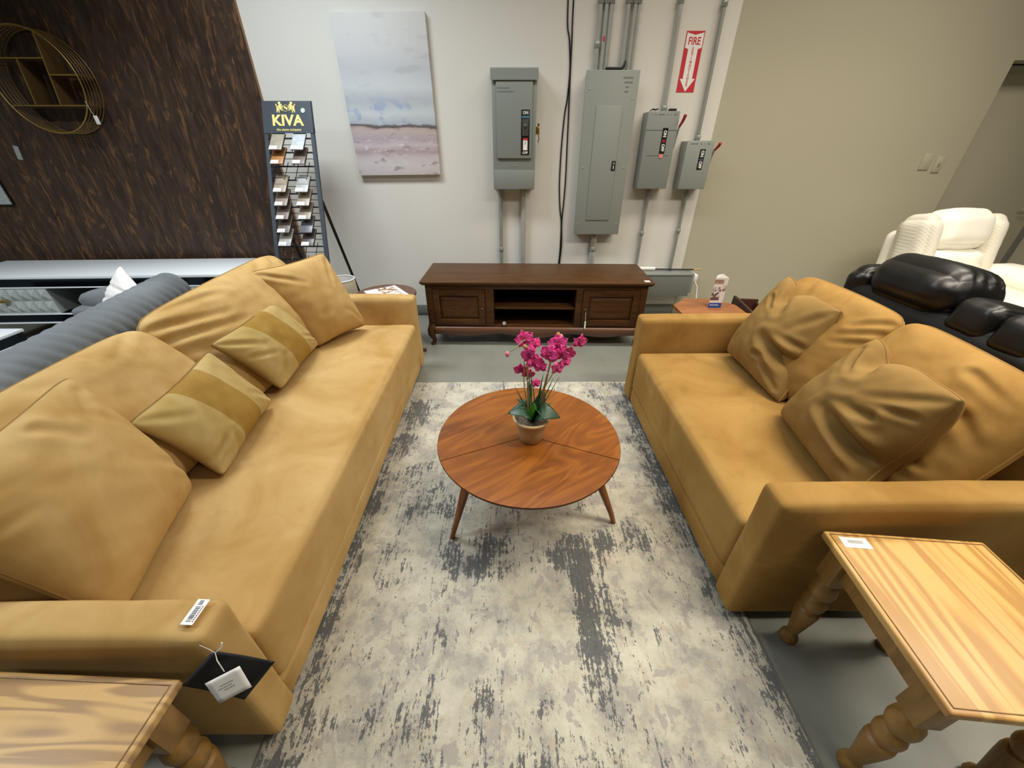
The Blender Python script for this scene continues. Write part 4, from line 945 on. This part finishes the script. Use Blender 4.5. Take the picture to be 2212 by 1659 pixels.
for nm, u0, u1 in (('upright', -0.184, -0.158), ('upright', 0.158, 0.184)):
    m = MB(); m.merge(leanbox(u0, u1, 0.0, 1.60, 0.0, 0.022)); m.build(nm, 'rack_blue_black', RK, smooth=False)
m = MB(); m.merge(leanbox(-0.184, 0.184, 1.565, 1.762, -0.004, 0.026)); hdp = m.build('header_panel', 'rack_blue_black', RK, smooth=False)
hm = Matrix.Translation(rp(0, 1.663, 0.0275)) @ Matrix.Rotation(-lean, 4, 'X') @ FRONT
text('lettering', 'KIVA', 0.098, 'gold_print', hdp, hm @ Matrix.Translation((0, -0.024, 0)), off=0.0034, spacing=1.0, sx=1.06)
text('tagline', 'the stone company', 0.0235, 'gold_print', hdp, hm @ Matrix.Translation((0.005, -0.082, 0)), off=0.0004, sx=0.98)
m = MB()
def disc(cx, cy, a, b, n=14, rot=0):
    m.prism([(cx + a * math.cos(2 * PI * j / n) * math.cos(rot) - b * math.sin(2 * PI * j / n) * math.sin(rot), cy + a * math.cos(2 * PI * j / n) * math.sin(rot) + b * math.sin(2 * PI * j / n) * math.cos(rot)) for j in range(n)], 0, 0.0008, 'xy')
for s_ in (-1, 1):
    disc(s_ * 0.038, 0.006, 0.015, 0.020, rot=s_ * 0.3); disc(s_ * 0.043, 0.030, 0.010, 0.009); disc(s_ * 0.054, -0.006, 0.011, 0.018, rot=-s_ * 0.3)
    disc(s_ * 0.028, 0.008, 0.009, 0.005, rot=s_ * 0.4); disc(s_ * 0.064, 0.014, 0.004, 0.014, rot=-s_ * 0.5); disc(s_ * 0.048, -0.022, 0.004, 0.012); disc(s_ * 0.063, -0.022, 0.004, 0.011); disc(s_ * 0.030, -0.014, 0.009, 0.004, rot=s_ * .6)
m.tube([(0.0215 * math.cos(2 * PI * j / 20), -0.004 + 0.0215 * math.sin(2 * PI * j / 20), 0.0006) for j in range(20)], 0.0018, 5, closed=True)
disc(-0.004, 0.002, 0.007, 0.010, rot=.5); disc(0.008, -0.006, 0.006, 0.009, rot=-.4)
m.build('crest_emblem', 'gold_print', hdp, smooth=False, mat4=hm @ Matrix.Translation((-0.005, 0.062, 0)))
m = MB(); m.lathe([(0.016, 0), (0.016, 0.001)], 20); m.build('round_sticker', 'galv', hdp, mat4=hm @ Matrix.Translation((0.118, 0.044, 0)))
rows = [1.472 - 0.0885 * k for k in range(16)]
def holder(u, h):   # wire cradle that carries a tile
    m = MB(); a = rp(u, h + 0.085, 0.0); b_ = rp(u, h - 0.02, 0.080)
    hw = 0.04
    m.tube([a + Vector((-hw, 0, 0)), b_ + Vector((-hw, 0, 0)), b_ + Vector((-hw, -0.006, 0.012)), b_ + Vector((hw, -0.006, 0.012)), b_ + Vector((hw, 0, 0)), a + Vector((hw, 0, 0))], 0.0028, 6)
    m.build('wire_holder', 'black_metal', RK)
for k, h in enumerate(rows):
    m = MB(); m.tube([rp(-0.165, h + 0.06, 0.010), rp(0.165, h + 0.06, 0.010)], 0.0055, 8); m.tube([rp(-0.165, h + 0.02, 0.010), rp(0.165, h + 0.02, 0.010)], 0.0025, 6); m.build('crossbar', 'black_metal', RK)
    for u in (-0.078, 0.078): holder(u + 0.0, h)
m = MB(); m.tube([rp(0.172, 1.13, 0.0) + Vector((0, 0.01, 0)), Vector((0.17 + 0.03, 0.865, 0.006))], 0.013, 4); m.build('back_strut', 'black_metal', RK)
m = MB(); m.tube([rp(-0.172, 1.13, 0.0) + Vector((0, 0.01, 0)), Vector((-0.20, 0.865, 0.006))], 0.013, 4); m.build('back_strut', 'black_metal', RK)
tiles = [(0, -1, '#8f8878', 'beige'), (0, 1, '#a9aeb2', 'pale gray'), (1, -1, '#96683a', 'rust brown'), (1, 1, '#5f5148', 'dark brown'), (3, -1, '#8f8472', 'sand'), (3, 1, '#9c9d9a', 'light gray'),
         (4, -1, '#7d7064', 'taupe'), (4, 1, '#8a7e6b', 'olive beige'), (5, -1, '#6b6058', 'gray brown'), (5, 1, '#7b7060', 'mid brown'), (6, -1, '#615850', 'charcoal brown'), (6, 1, '#5b5c60', 'slate gray'),
         (7, -1, '#96938d', 'mottled pale gray'), (7, 1, '#4d4744', 'near-black brown')]
proto = None
rn = ['top', 'second', 'third', 'fourth', 'fifth', 'sixth', 'seventh', 'eighth']
for (k, sd, col, cn) in tiles:
    t = NT('tile_' + cn.replace(' ', '_')); mt = t.out(t.ramp(t.noise(t.obj(), 30, 5, .6), [(0.3, col), (0.7, '#%02x%02x%02x' % tuple(min(255, int(int(col[i:i+2], 16) * 1.15)) for i in (1, 3, 5)))]), 0.35)
    u, h = sd * 0.078 - 0.003, rows[k]
    a = rp(u, h + 0.085, 0.004); b_ = rp(u, h - 0.016, 0.084)
    yv = (a - b_).normalized(); xv = Vector((1, 0, 0)); zv = xv.cross(yv)
    ctr = (a + b_) / 2 + zv * 0.008
    tl = thing('tile_sample', '%s stone tile sample in the %s row of the rack, %s column' % (cn, rn[k], 'left' if sd < 0 else 'right'), 'tile', Vector(RK.location) + ctr, 0, 'stone tile samples on the wire rack')
    tl.rotation_euler = Matrix(((xv.x, yv.x, zv.x), (xv.y, yv.y, zv.y), (xv.z, yv.z, zv.z))).to_euler()
    L = (a - b_).length / 2
    if proto is None:
        s0 = MB().box(-0.046, 0.046, -L, L, -0.004, 0.004, 0.0008).build('slab', mt, tl)
        s1 = MB().box(-0.044, 0.012, -L + .002, -L + 0.034, 0.004, 0.0046).build('label', 'sticker', tl)
        m = MB()
        for q in range(9): m.box(-0.034 + q * 0.004, -0.0315 + q * 0.004, -L + .008, -L + 0.014, 0.0046, 0.005)
        s2 = m.build('print', 'ink_soft', s1, smooth=False); proto = (s0, s1, s2)
    else:
        s0 = MB().box(-0.046, 0.046, -L, L, -0.004, 0.004, 0.0008).build('slab', mt, tl)
        if (k, sd) == (6, 1): continue
        s1 = proto[1].copy(); C.objects.link(s1); s1.parent = tl
        s2 = proto[2].copy(); C.objects.link(s2); s2.parent = s1

# ------------------------------------------------------------------ round wall shelf on the plywood
RS = thing('round_wall_shelf', 'round gold wire wall shelf with staggered compartments on the dark plywood', 'shelf', (-3.46, 3.746, 1.885))
M['gold_front'] = plain('gold_front_wire', '#a88840', 0.35, 0.6)
RR, DEP = 0.317, 0.155
for i, y_ in enumerate((-DEP, -0.125, -0.098, -0.07, -0.042, -0.012)):
    m = MB(); m.tube([(RR * math.cos(2 * PI * j / 64), y_, RR * math.sin(2 * PI * j / 64)) for j in range(64)], 0.0048 if i in (0, 5) else 0.0026, 6, closed=True); m.build('hoop', 'gold_front' if i == 0 else 'gold_wire', RS, ang=180)
for a in (20, 100, 160, 235, 305):
    ca, sa = RR * math.cos(math.radians(a)), RR * math.sin(math.radians(a)); m = MB(); m.tube([(ca, -DEP, sa), (ca, -0.012, sa)], 0.003, 6); m.build('strut', 'gold_wire', RS)
M['shelf_wood'] = plain('dark_gold_shelf_board', '#5d4524', 0.5, 0.1, 0.1, 12)
def board(x0, z0, x1, z1):
    m = MB(); d_ = Vector((x1 - x0, 0, z1 - z0)).normalized(); nn = Vector((-d_.z, 0, d_.x)) * 0.004
    A = [Vector((x0, 0, z0)) + nn, Vector((x1, 0, z1)) + nn, Vector((x1, 0, z1)) - nn, Vector((x0, 0, z0)) - nn]
    m.prism([(v.x, v.z) for v in A], -DEP + .003, -0.014); b_ = m.build('board', 'shelf_wood', RS, smooth=False)
    m = MB(); m.tube([(x0, -DEP, z0), (x1, -DEP, z1)], 0.0042, 6); m.build('front_rail', 'gold_front', b_)
def ch(z): return math.sqrt(max(0, RR * RR - z * z))
board(-ch(0.135), 0.135, 0.13, 0.135); board(-ch(-0.142), -0.142, ch(-0.142), -0.142)
board(0.150, ch(0.150), 0.090, -0.142); board(0.122, 0.040, ch(0.040), 0.040); board(-0.06, 0.135, -0.095, -0.142)
hg = thing('hanging_tag', 'tiny white price tag hanging from the round gold wall shelf', 'tag', (-3.17, 3.585, 1.75))
m = MB(); m.tube([(0, 0, 0.02), (0.01, -0.004, -0.03), (0.02, -0.004, -0.075)], 0.0014, 5); m.build('string', 'string', hg)
MB().box(0.012, 0.042, -0.006, -0.004, -0.125, -0.07, 0.0005).build('card', 'sticker', hg)
m = MB(); m.box(-0.02, 0.02, -0.006, 0, -0.05, 0.05, 0.002); tag(m.build('clip_tag', 'galv', mat4=Matrix.Translation((-4.065, 3.747, 1.435)) @ Matrix.Rotation(0.2, 4, 'Y')), 'small silver clip tag fixed to the dark plywood at far left', 'tag')
DM = thing('mosaic_mirror', 'silver mosaic edged mirror hanging on the dark plywood at the far left edge', 'mirror', (-4.70, 3.747, 1.045))
m = MB(); m.box(-0.35, 0.35, -0.02, 0.0, 0, 0.80, 0.004); m.build('backing', 'black_metal', DM)
m = MB(); random.seed(12)
def chip(x_, z):
    dd_ = random.uniform(0, .006); m.box(x_ - .0285, x_, -0.034 - dd_, -0.019, z, z + .0275, 0.003, 1)
for i in range(29):
    for j in range(3):
        chip(0.348 - j * 0.0285, 0.003 + i * 0.0275); chip(-0.348 + 0.0285 * (j + 1), 0.003 + i * 0.0275)
for i in range(19):
    for j in range(3):
        chip(0.2625 - i * 0.0285, 0.003 + j * 0.0275); chip(0.2625 - i * 0.0285, 0.003 + (28 - j) * 0.0275)
m.build('mosaic_frame', 'silver_facet', DM)
MB().box(-0.27, 0.27, -0.024, -0.019, 0.08, 0.72).build('mirror_glass', 'mirror_dark', DM)

# ------------------------------------------------------------------ white mirrored sideboard
SB = thing('white_sideboard', 'long glossy white sideboard with mirrored trim under the round wall shelf', 'sideboard', (-3.43, 3.365, 0), math.radians(2.0))
W2 = 1.12
m = MB(); m.box(-W2, W2, -0.26, 0.26, 0.575, 0.60, 0.004, 2); m.build('tabletop', 'gloss_white', SB)
m = MB(); m.box(-W2, W2, -0.258, 0.258, 0.51, 0.576); m.build('mirrored_rail', 'mirror_dark', SB)
m = MB(); m.box(-W2, W2, -0.264, -0.254, 0.503, 0.512); m.box(-W2, W2, -0.264, -0.254, 0.277, 0.287); m.box(-W2, W2, -0.264, -0.254, 0.20, 0.210); m.build('white_trim', 'gloss_white', SB)
m = MB(); m.box(-W2, W2, -0.25, 0.258, 0.21, 0.28); m.build('lower_mirrored_rail', 'mirror_dark', SB)
MB().box(-W2, W2, 0.24, 0.258, 0.28, 0.51).build('back_panel', 'mirror_dark', SB)
for x_ in (-W2, W2 - 0.02): MB().box(x_, x_ + .02, -0.25, 0.258, 0.21, 0.58).build('side_panel', 'gloss_white', SB)
for x_ in (-W2 + .06, W2 - .06):
    for y_ in (-0.21, 0.21):
        m = MB(); m.tube([(x_, y_, 0.21), (x_, y_, 0)], [0.026, 0.016], 4); m.build('leg', 'gloss_white', SB)
for (a, b) in ((-1.08, -0.36), (0.42, 1.08)):
    m = MB(); nx, nz = 9, 2; w_ = (b - a) / nx; hh = 0.215 / nz
    for i in range(nx):
        for j in range(nz):
            x0, z0 = a + i * w_, 0.288 + j * hh
            vv = [m.bm.verts.new(p) for p in ((x0, -0.256, z0), (x0 + w_, -0.256, z0), (x0 + w_, -0.256, z0 + hh), (x0, -0.256, z0 + hh), (x0 + w_ / 2, -0.280, z0 + hh / 2))]
            for q in range(4): m.bm.faces.new((vv[q], vv[(q + 1) % 4], vv[4]))
    m.box(a, b, -0.256, 0.2, 0.288, 0.503)
    dr = m.build('drawer', 'silver_facet', SB, smooth=False)
    m = MB(); m.box((a + b) / 2 - .028, (a + b) / 2 + .028, -0.305, -0.27, 0.395, 0.415, 0.004); m.build('knob', 'brass', dr)
# white mirrored coffee table at the far left
CT = thing('mirrored_coffee_table', 'white coffee table corner with dark mirrored edge at the far left', 'table', (-3.95, 2.45, 0))
MB().box(-0.55, 0.55, -0.5, 0.06, 0.385, 0.405, 0.004).build('tabletop', 'gloss_white', CT)
MB().box(-0.54, 0.54, -0.49, 0.05, 0.32, 0.386).build('mirrored_rail', 'mirror_dark', CT)
m = MB(); m.box(-0.55, 0.55, -0.5, -0.485, 0.30, 0.322).box(0.535, 0.55, -0.5, 0.06, 0.30, 0.322); m.build('white_trim', 'gloss_white', CT)
for x_ in (-0.5, 0.5):
    for y_ in (-0.45, 0.01): MB().box(x_ - .025, x_ + .025, y_ - .025, y_ + .025, 0, 0.32, 0.003).build('leg', 'gloss_white', CT)

# ------------------------------------------------------------------ gray channel-tufted sofa behind
GS = thing('gray_sofa', 'gray velvet channel-tufted sofa behind the long tan sofa', 'sofa', (-2.406, 1.446, 0), math.radians(10.9))
def roll(nm, p0, p1, r, nch, flat=1.0, parent=GS, mat='gray_velvet'):
    p0, p1 = Vector(p0), Vector(p1); d = (p1 - p0); L = d.length; d.normalize(); up = Vector((0, 0, 1)); sd = d.cross(up).normalized()
    m = MB(); N = nch * 12
    def f(u, v):
        a = 2 * PI * v; e = 1.0
        if u < .5 / nch * 1.2 or u > 1 - .5 / nch * 1.2:
            k = (u if u < .5 else 1 - u) / (.5 / nch * 1.2); e = math.sqrt(max(0.0, 1 - (1 - k) ** 2)) * 0.9 + 0.1 * k
        rr = r * e * (0.93 + 0.075 * abs(math.sin(PI * (u * nch + 0.9 * math.sin(a)))) ** 0.6)
        return p0 + d * (L * u) + (sd * math.cos(a) + up * math.sin(a) * flat) * rr
    m.grid(f, N, 32); bmesh.ops.remove_doubles(m.bm, verts=m.bm.verts, dist=0.0004)
    return m.build(nm, mat, parent, ang=180)
roll('back_roll', (0.39, -1.35, 0.692), (0.39, 1.02, 0.692), 0.108, 34)
m = MB(); m.box(0.33, 0.44, -1.32, 1.0, 0.06, 0.66, 0.03, 3); m.build('back_frame', 'gray_velvet', GS)
roll('arm_roll', (0.34, 1.09, 0.60), (-0.30, 1.16, 0.60), 0.10, 1)
roll('arm_roll', (0.34, -1.28, 0.60), (-0.30, -1.28, 0.60), 0.10, 1)
m = MB(); m.box(-0.29, 0.36, 1.03, 1.19, 0.06, 0.58, 0.03, 3); m.build('arm_panel', 'gray_velvet', GS)
m = MB(); m.box(-0.29, 0.36, -1.36, -1.2, 0.06, 0.58, 0.03, 3); m.build('arm_panel', 'gray_velvet', GS)
soft_box('seat_cushion', 'gray_velvet', GS, (0.64, 2.2, 0.2), 0.05, (0, 0, 0.02), 16, 4, mat4=Matrix.Translation((0.02, -0.08, 0.37)))
m = MB(); m.box(-0.29, 0.38, -1.3, 1.05, 0.05, 0.28, 0.02); m.build('base', 'gray_velvet', GS)
M['white_pillow'] = plain('white_shiny_fabric', '#e6e0da', 0.5, 0, 0.04, 8, sheen=0.4)
pillow('white_cushion', 'white pleated cushion standing at the far end of the gray sofa', [(-2.74, 2.40, 0.48), (-2.38, 2.26, 0.48), (-2.30, 2.36, 0.74), (-2.43, 2.45, 0.86)], 0.06, 'white_pillow', 9,
       [(-0.9, -0.8, 0.9, -0.5, 0.008, 0.05), (-0.9, -0.4, 0.9, -0.1, 0.008, 0.05), (-0.9, 0.0, 0.9, 0.3, 0.008, 0.05), (-0.9, 0.4, 0.9, 0.65, 0.008, 0.05)], 0.05, 36, None)

# ------------------------------------------------------------------ small round table with magazine, lamp
ST = thing('round_side_table', 'small round brown pedestal table behind the far arm of the long sofa', 'table', (-0.975, 2.955, 0))
m = MB(); m.lathe([(0.19, 0.472), (0.225, 0.478), (0.237, 0.487), (0.237, 0.495), (0.230, 0.50)], 48); m.build('tabletop', 'stool_wood', ST)
m = MB(); m.lathe([(0.03, 0.10), (0.045, 0.14), (0.03, 0.2), (0.022, 0.3), (0.035, 0.40), (0.05, 0.472)], 20); m.build('pedestal', 'stool_wood', ST)
for a in (-5, 115, 235):
    a = math.radians(a); m = MB(); m.tube([(0.02 * math.cos(a), 0.02 * math.sin(a), 0.15), (0.12 * math.cos(a), 0.12 * math.sin(a), 0.10), (0.22 * math.cos(a), 0.22 * math.sin(a), 0.018), (0.27 * math.cos(a), 0.27 * math.sin(a), 0.016)], [0.02, 0.017, 0.013, 0.014], 10); m.build('foot', 'stool_wood', ST)
MG = thing('magazine', 'white open catalogue page with a small photo on the little round table', 'magazine', (-0.965, 2.945, 0.5005), math.radians(36))
t = NT('magazine_page'); x, y, z = t.sep(t.obj())
img = t.math('MULTIPLY', t.step(x, -0.03, -0.028), t.step(y, -0.12, -0.118))
c = t.ramp(t.noise(t.obj(), 22, 3), [(0.4, '#6a4a3c'), (0.48, '#c99c74'), (0.56, '#e6e4e4'), (0.7, '#b9b6c0')])
c = t.mix(t.math('MULTIPLY', img, t.step(x, 0.10, 0.098)), '#e9e8ea', c)
M['magazine_page'] = t.out(c, 0.4)
MB().box(-0.13, 0.13, -0.15, 0.15, 0, 0.006, 0.001).build('pages', 'magazine_page', MG)
LP = thing('shade_lamp', 'white drum-shaded lamp partly hidden behind the corner cushion of the long sofa', 'lamp', (-1.405, 3.20, 0))
m = MB(); m.lathe([(0.115, 0.0), (0.118, 0.002), (0.105, 0.23), (0.102, 0.23), (0.113, 0.002)], 48, (0, 0, 0.31), cap=False)
M['shade'] = plain('lamp_shade_cream', '#dcd2bd', 0.8); M['shade_white'] = plain('shade_rim_white', '#f0eff0', 0.6)
sh = m.build('lamp_shade', 'shade', LP, ang=60)
m = MB(); m.tube([(0.104 * math.cos(j * PI / 20), 0.104 * math.sin(j * PI / 20), 0.542) for j in range(40)], 0.005, 8, closed=True); m.build('rim', 'shade_white', sh, ang=180)
m = MB(); m.lathe([(0.101, 0.539), (0.1125, 0.314)], 40, cap=False); m.build('lining', 'shade_white', sh, ang=180)
m = MB(); m.lathe([(0.075, 0), (0.075, 0.015), (0.02, 0.03), (0.012, 0.06), (0.035, 0.14), (0.04, 0.22), (0.015, 0.32), (0.008, 0.42)], 24); m.build('lamp_base', 'stool_wood', LP)

# ------------------------------------------------------------------ octagonal stool table with brochure, wooden tray rack
OT = thing('octagonal_side_table', 'small octagonal reddish wood table behind the tan loveseat arm', 'table', (1.43, 2.60, 0))
m = MB()
oc = [(0.245 * math.cos(math.radians(22.5 + 45 * k)), 0.245 * math.sin(math.radians(22.5 + 45 * k))) for k in range(8)]
m.prism(oc, 0.475, 0.497, 'xy'); m.build('tabletop', 'cherry', OT, smooth=False)
for k in range(4):
    a = math.radians(45 + 90 * k); m = MB(); m.tube([(0.17 * math.cos(a), 0.17 * math.sin(a), 0.475), (0.19 * math.cos(a), 0.19 * math.sin(a), 0)], [0.02, 0.014], 8); m.build('leg', 'cherry', OT)
BR = thing('brochure_stand', 'white tri-fold brochure tower with room photos and blue foot on the octagonal table', 'brochure', (1.475, 2.665, 0.4972), math.radians(-2))
t = NT('brochure_print'); x, y, z = t.sep(t.obj())
photo = t.math('MULTIPLY', t.math('MULTIPLY', t.step(z, 0.055, 0.056), t.step(z, 0.150, 0.149)), t.step(x, 0.014, 0.013))
f = t.noise(t.mp(scale=(1, 1, 1.4)), 34, 3)
pc = t.ramp(f, [(0.38, '#4c4044'), (0.46, '#8a7674'), (0.53, '#e6e2e4'), (0.7, '#cfc4cc')])
pc = t.mix(t.step(z, 0.085, 0.075), pc, '#6a5654')
c = t.mix(photo, '#e9e6e4', pc)
ph2 = t.math('MULTIPLY', t.math('MULTIPLY', t.step(z, 0.118, 0.12), t.step(z, 0.165, 0.163)), t.step(x, 0.02, 0.022))
c = t.mix(ph2, c, t.ramp(f, [(0.42, '#5a4a48'), (0.5, '#b79a86'), (0.58, '#dcd3cb')]))
ph3 = t.math('MULTIPLY', t.math('MULTIPLY', t.step(z, 0.172, 0.174), t.step(z, 0.205, 0.203)), t.step(x, 0.018, 0.016))
c = t.mix(ph3, c, t.ramp(f, [(0.42, '#b3a69c'), (0.55, '#a5836a')]))
c = t.mix(t.step(z, 0.038, 0.037), c, '#2b52a4')
M['brochure'] = t.out(c, 0.4)
tri = [(-0.045, -0.035), (0.045, -0.035), (0.0, 0.04)]
m = MB(); top = [(-0.045, -0.035, 0.215), (0.045, -0.035, 0.215), (0.0, 0.04, 0.215)]
m.prism(tri, 0, 0.215, 'xy'); b_ = m.build('panels', 'brochure', BR, smooth=False)
m = MB()
vv = [m.bm.verts.new(p) for p in ((-0.045, -0.035, 0.215), (0.045, -0.035, 0.215), (0.0, -0.030, 0.243), (0.0, 0.04, 0.215))]
for f_ in ((0, 1, 2), (1, 3, 2), (3, 0, 2), (0, 1, 3)): m.bm.faces.new([vv[i] for i in f_])
m.build('top_flap', 'sticker', BR, smooth=False)
m = MB(); x_ = -0.036
while x_ < 0.02: m.box(x_, x_ + .004, -0.0362, -0.035, 0.018, 0.024); x_ += 0.006
m.build('foot_print', 'sticker', b_, smooth=False)
MR = thing('wooden_rack', 'dark wooden slatted rack with a pale dowel behind the brochure', 'rack', (1.78, 2.62, 0), math.radians(-8))
m = MB(); m.box(-0.10, -0.08, -0.22, 0.20, 0.02, 0.52, 0.004).box(0.06, 0.08, -0.22, 0.20, 0.02, 0.48, 0.004).box(-0.10, 0.08, 0.18, 0.20, 0.02, 0.50, 0.003).box(-0.10, 0.08, -0.22, -0.20, 0.02, 0.44, 0.003); m.build('side_boards', 'console_dark', MR)
MB().box(-0.10, 0.08, -0.22, 0.20, 0.0, 0.03).build('bottom_board', 'console_dark', MR)
m = MB(); m.tube([(-0.07, -0.2, 0.46), (-0.05, 0.19, 0.46)], 0.008, 8); m.build('dowel', 'terracotta', MR)

# ------------------------------------------------------------------ black leather reclining sofa, back toward the loveseat
BS = thing('black_leather_sofa', 'black leather reclining sofa with padded headrests behind the tan loveseat', 'sofa', (2.45, 1.45, 0))
def sb(nm, mat, par, c_, size, r, crown=(0.01, 0.01, 0.02), rx=0, ry=0, rz=0, amp=0.006, sd=0, n=16, folds=None, nsc=6):
    return soft_box(nm, mat, par, size, r, crown, n, sd, amp, nsc, folds, 'z', Matrix.Translation(c_) @ Matrix.Rotation(rz, 4, 'Z') @ Matrix.Rotation(ry, 4, 'Y') @ Matrix.Rotation(rx, 4, 'X'))
def bs(nm, c_, size, r, crown=(0.01, 0.01, 0.02), **k): return sb(nm, 'black_leather', BS, (c_[0] - 2.45, c_[1] - 1.45, c_[2]), size, r, crown, **k)
bs('back_panel', (2.02, 1.28, 0.46), (0.16, 1.90, 0.72), 0.05, ry=math.radians(6), n=14)
bs('arm', (2.40, 2.20, 0.38), (0.90, 0.16, 0.55), 0.07, n=14)
bs('arm_pad', (2.42, 2.20, 0.68), (0.80, 0.18, 0.12), 0.055, n=14, amp=0.01)
bs('wing', (2.12, 2.19, 0.80), (0.28, 0.14, 0.20), 0.065, n=16, amp=0.01)
bs('base', (2.46, 1.25, 0.28), (0.80, 1.80, 0.44), 0.06, n=10)
bs('seat_cushion', (2.52, 1.84, 0.50), (0.62, 0.54, 0.16), 0.06, n=12)
bs('seat_cushion', (2.52, 0.95, 0.50), (0.62, 0.54, 0.16), 0.06, n=12)
bs('headrest', (2.13, 1.885, 0.885), (0.33, 0.47, 0.22), 0.10, (0.02, 0.0, 0.025), ry=math.radians(10), amp=0.008, sd=3, n=28, folds=[(0.0, -0.98, 0.1, -0.5, 0.014, 0.07), (0.5, -0.98, 0.3, -0.6, 0.012, 0.07), (-0.4, -0.95, -0.2, -0.6, 0.010, 0.06)])
bs('backrest', (2.20, 1.83, 0.66), (0.22, 0.52, 0.36), 0.08, ry=math.radians(-12), sd=4)
bs('console_pad', (2.15, 1.55, 0.825), (0.34, 0.185, 0.16), 0.045, (0.01, 0, 0.012), ry=math.radians(12), sd=5, n=20, folds=[(0.6, -0.95, -0.2, -0.3, 0.008, 0.12)])
bs('console_pad', (2.15, 1.365, 0.815), (0.34, 0.185, 0.16), 0.045, (0.01, 0, 0.012), ry=math.radians(12), sd=6, n=20, folds=[(0.6, 0.95, -0.2, 0.3, 0.008, 0.12)])
bs('console_back', (2.17, 1.46, 0.60), (0.22, 0.38, 0.36), 0.06, sd=7)
bs('headrest', (2.13, 1.00, 0.885), (0.33, 0.52, 0.22), 0.10, (0.02, 0.0, 0.025), ry=math.radians(10), amp=0.008, sd=8, n=24)
bs('backrest', (2.20, 1.00, 0.66), (0.22, 0.50, 0.36), 0.08, ry=math.radians(-12), sd=9)

# ------------------------------------------------------------------ white recliner
WR = thing('white_recliner', 'white leather recliner armchair with quilted wings beside the door recess', 'armchair', (3.52, 3.02, 0), math.radians(4))
sb('backrest', 'white_leather', WR, (0, 0.22, 0.66), (0.44, 0.26, 0.72), 0.09, (0.0, 0.02, 0.02), rx=math.radians(-10), n=20)
sb('headrest', 'white_leather', WR, (0.0, 0.17, 0.925), (0.44, 0.22, 0.27), 0.08, (0.0, 0.03, 0.02), rx=math.radians(-14), n=22, sd=2)
sb('lumbar_pad', 'white_leather', WR, (0, 0.08, 0.66), (0.44, 0.14, 0.26), 0.06, (0.0, 0.03, 0.0), rx=math.radians(-10), n=16, sd=3)
for s_ in (-1, 1):
    sb('wing', 'white_quilt', WR, (s_ * 0.275, 0.16, 0.76), (0.15, 0.26, 0.52), 0.075, (0.01, 0.02, 0.02), rx=math.radians(-10), rz=-s_ * 0.12, n=18, sd=4 + s_)
    sb('arm', 'white_leather', WR, (s_ * 0.42, -0.20, 0.36), (0.22, 0.80, 0.50), 0.08, (0.01, 0.01, 0.02), n=18, sd=6 + s_)
    sb('arm_pad', 'white_leather', WR, (s_ * 0.42, -0.24, 0.62), (0.25, 0.66, 0.13), 0.06, (0.01, 0.01, 0.02), n=18, sd=8 + s_)
sb('back_shell', 'white_leather', WR, (0, 0.33, 0.52), (0.60, 0.12, 0.72), 0.05, rx=math.radians(-8), n=14, sd=11)
sb('seat_cushion', 'white_leather', WR, (0, -0.18, 0.42), (0.60, 0.68, 0.20), 0.07, (0.0, 0.01, 0.03), n=18, sd=12)
sb('base', 'white_leather', WR, (0, -0.1, 0.20), (0.80, 0.75, 0.28), 0.04, n=10, sd=13)
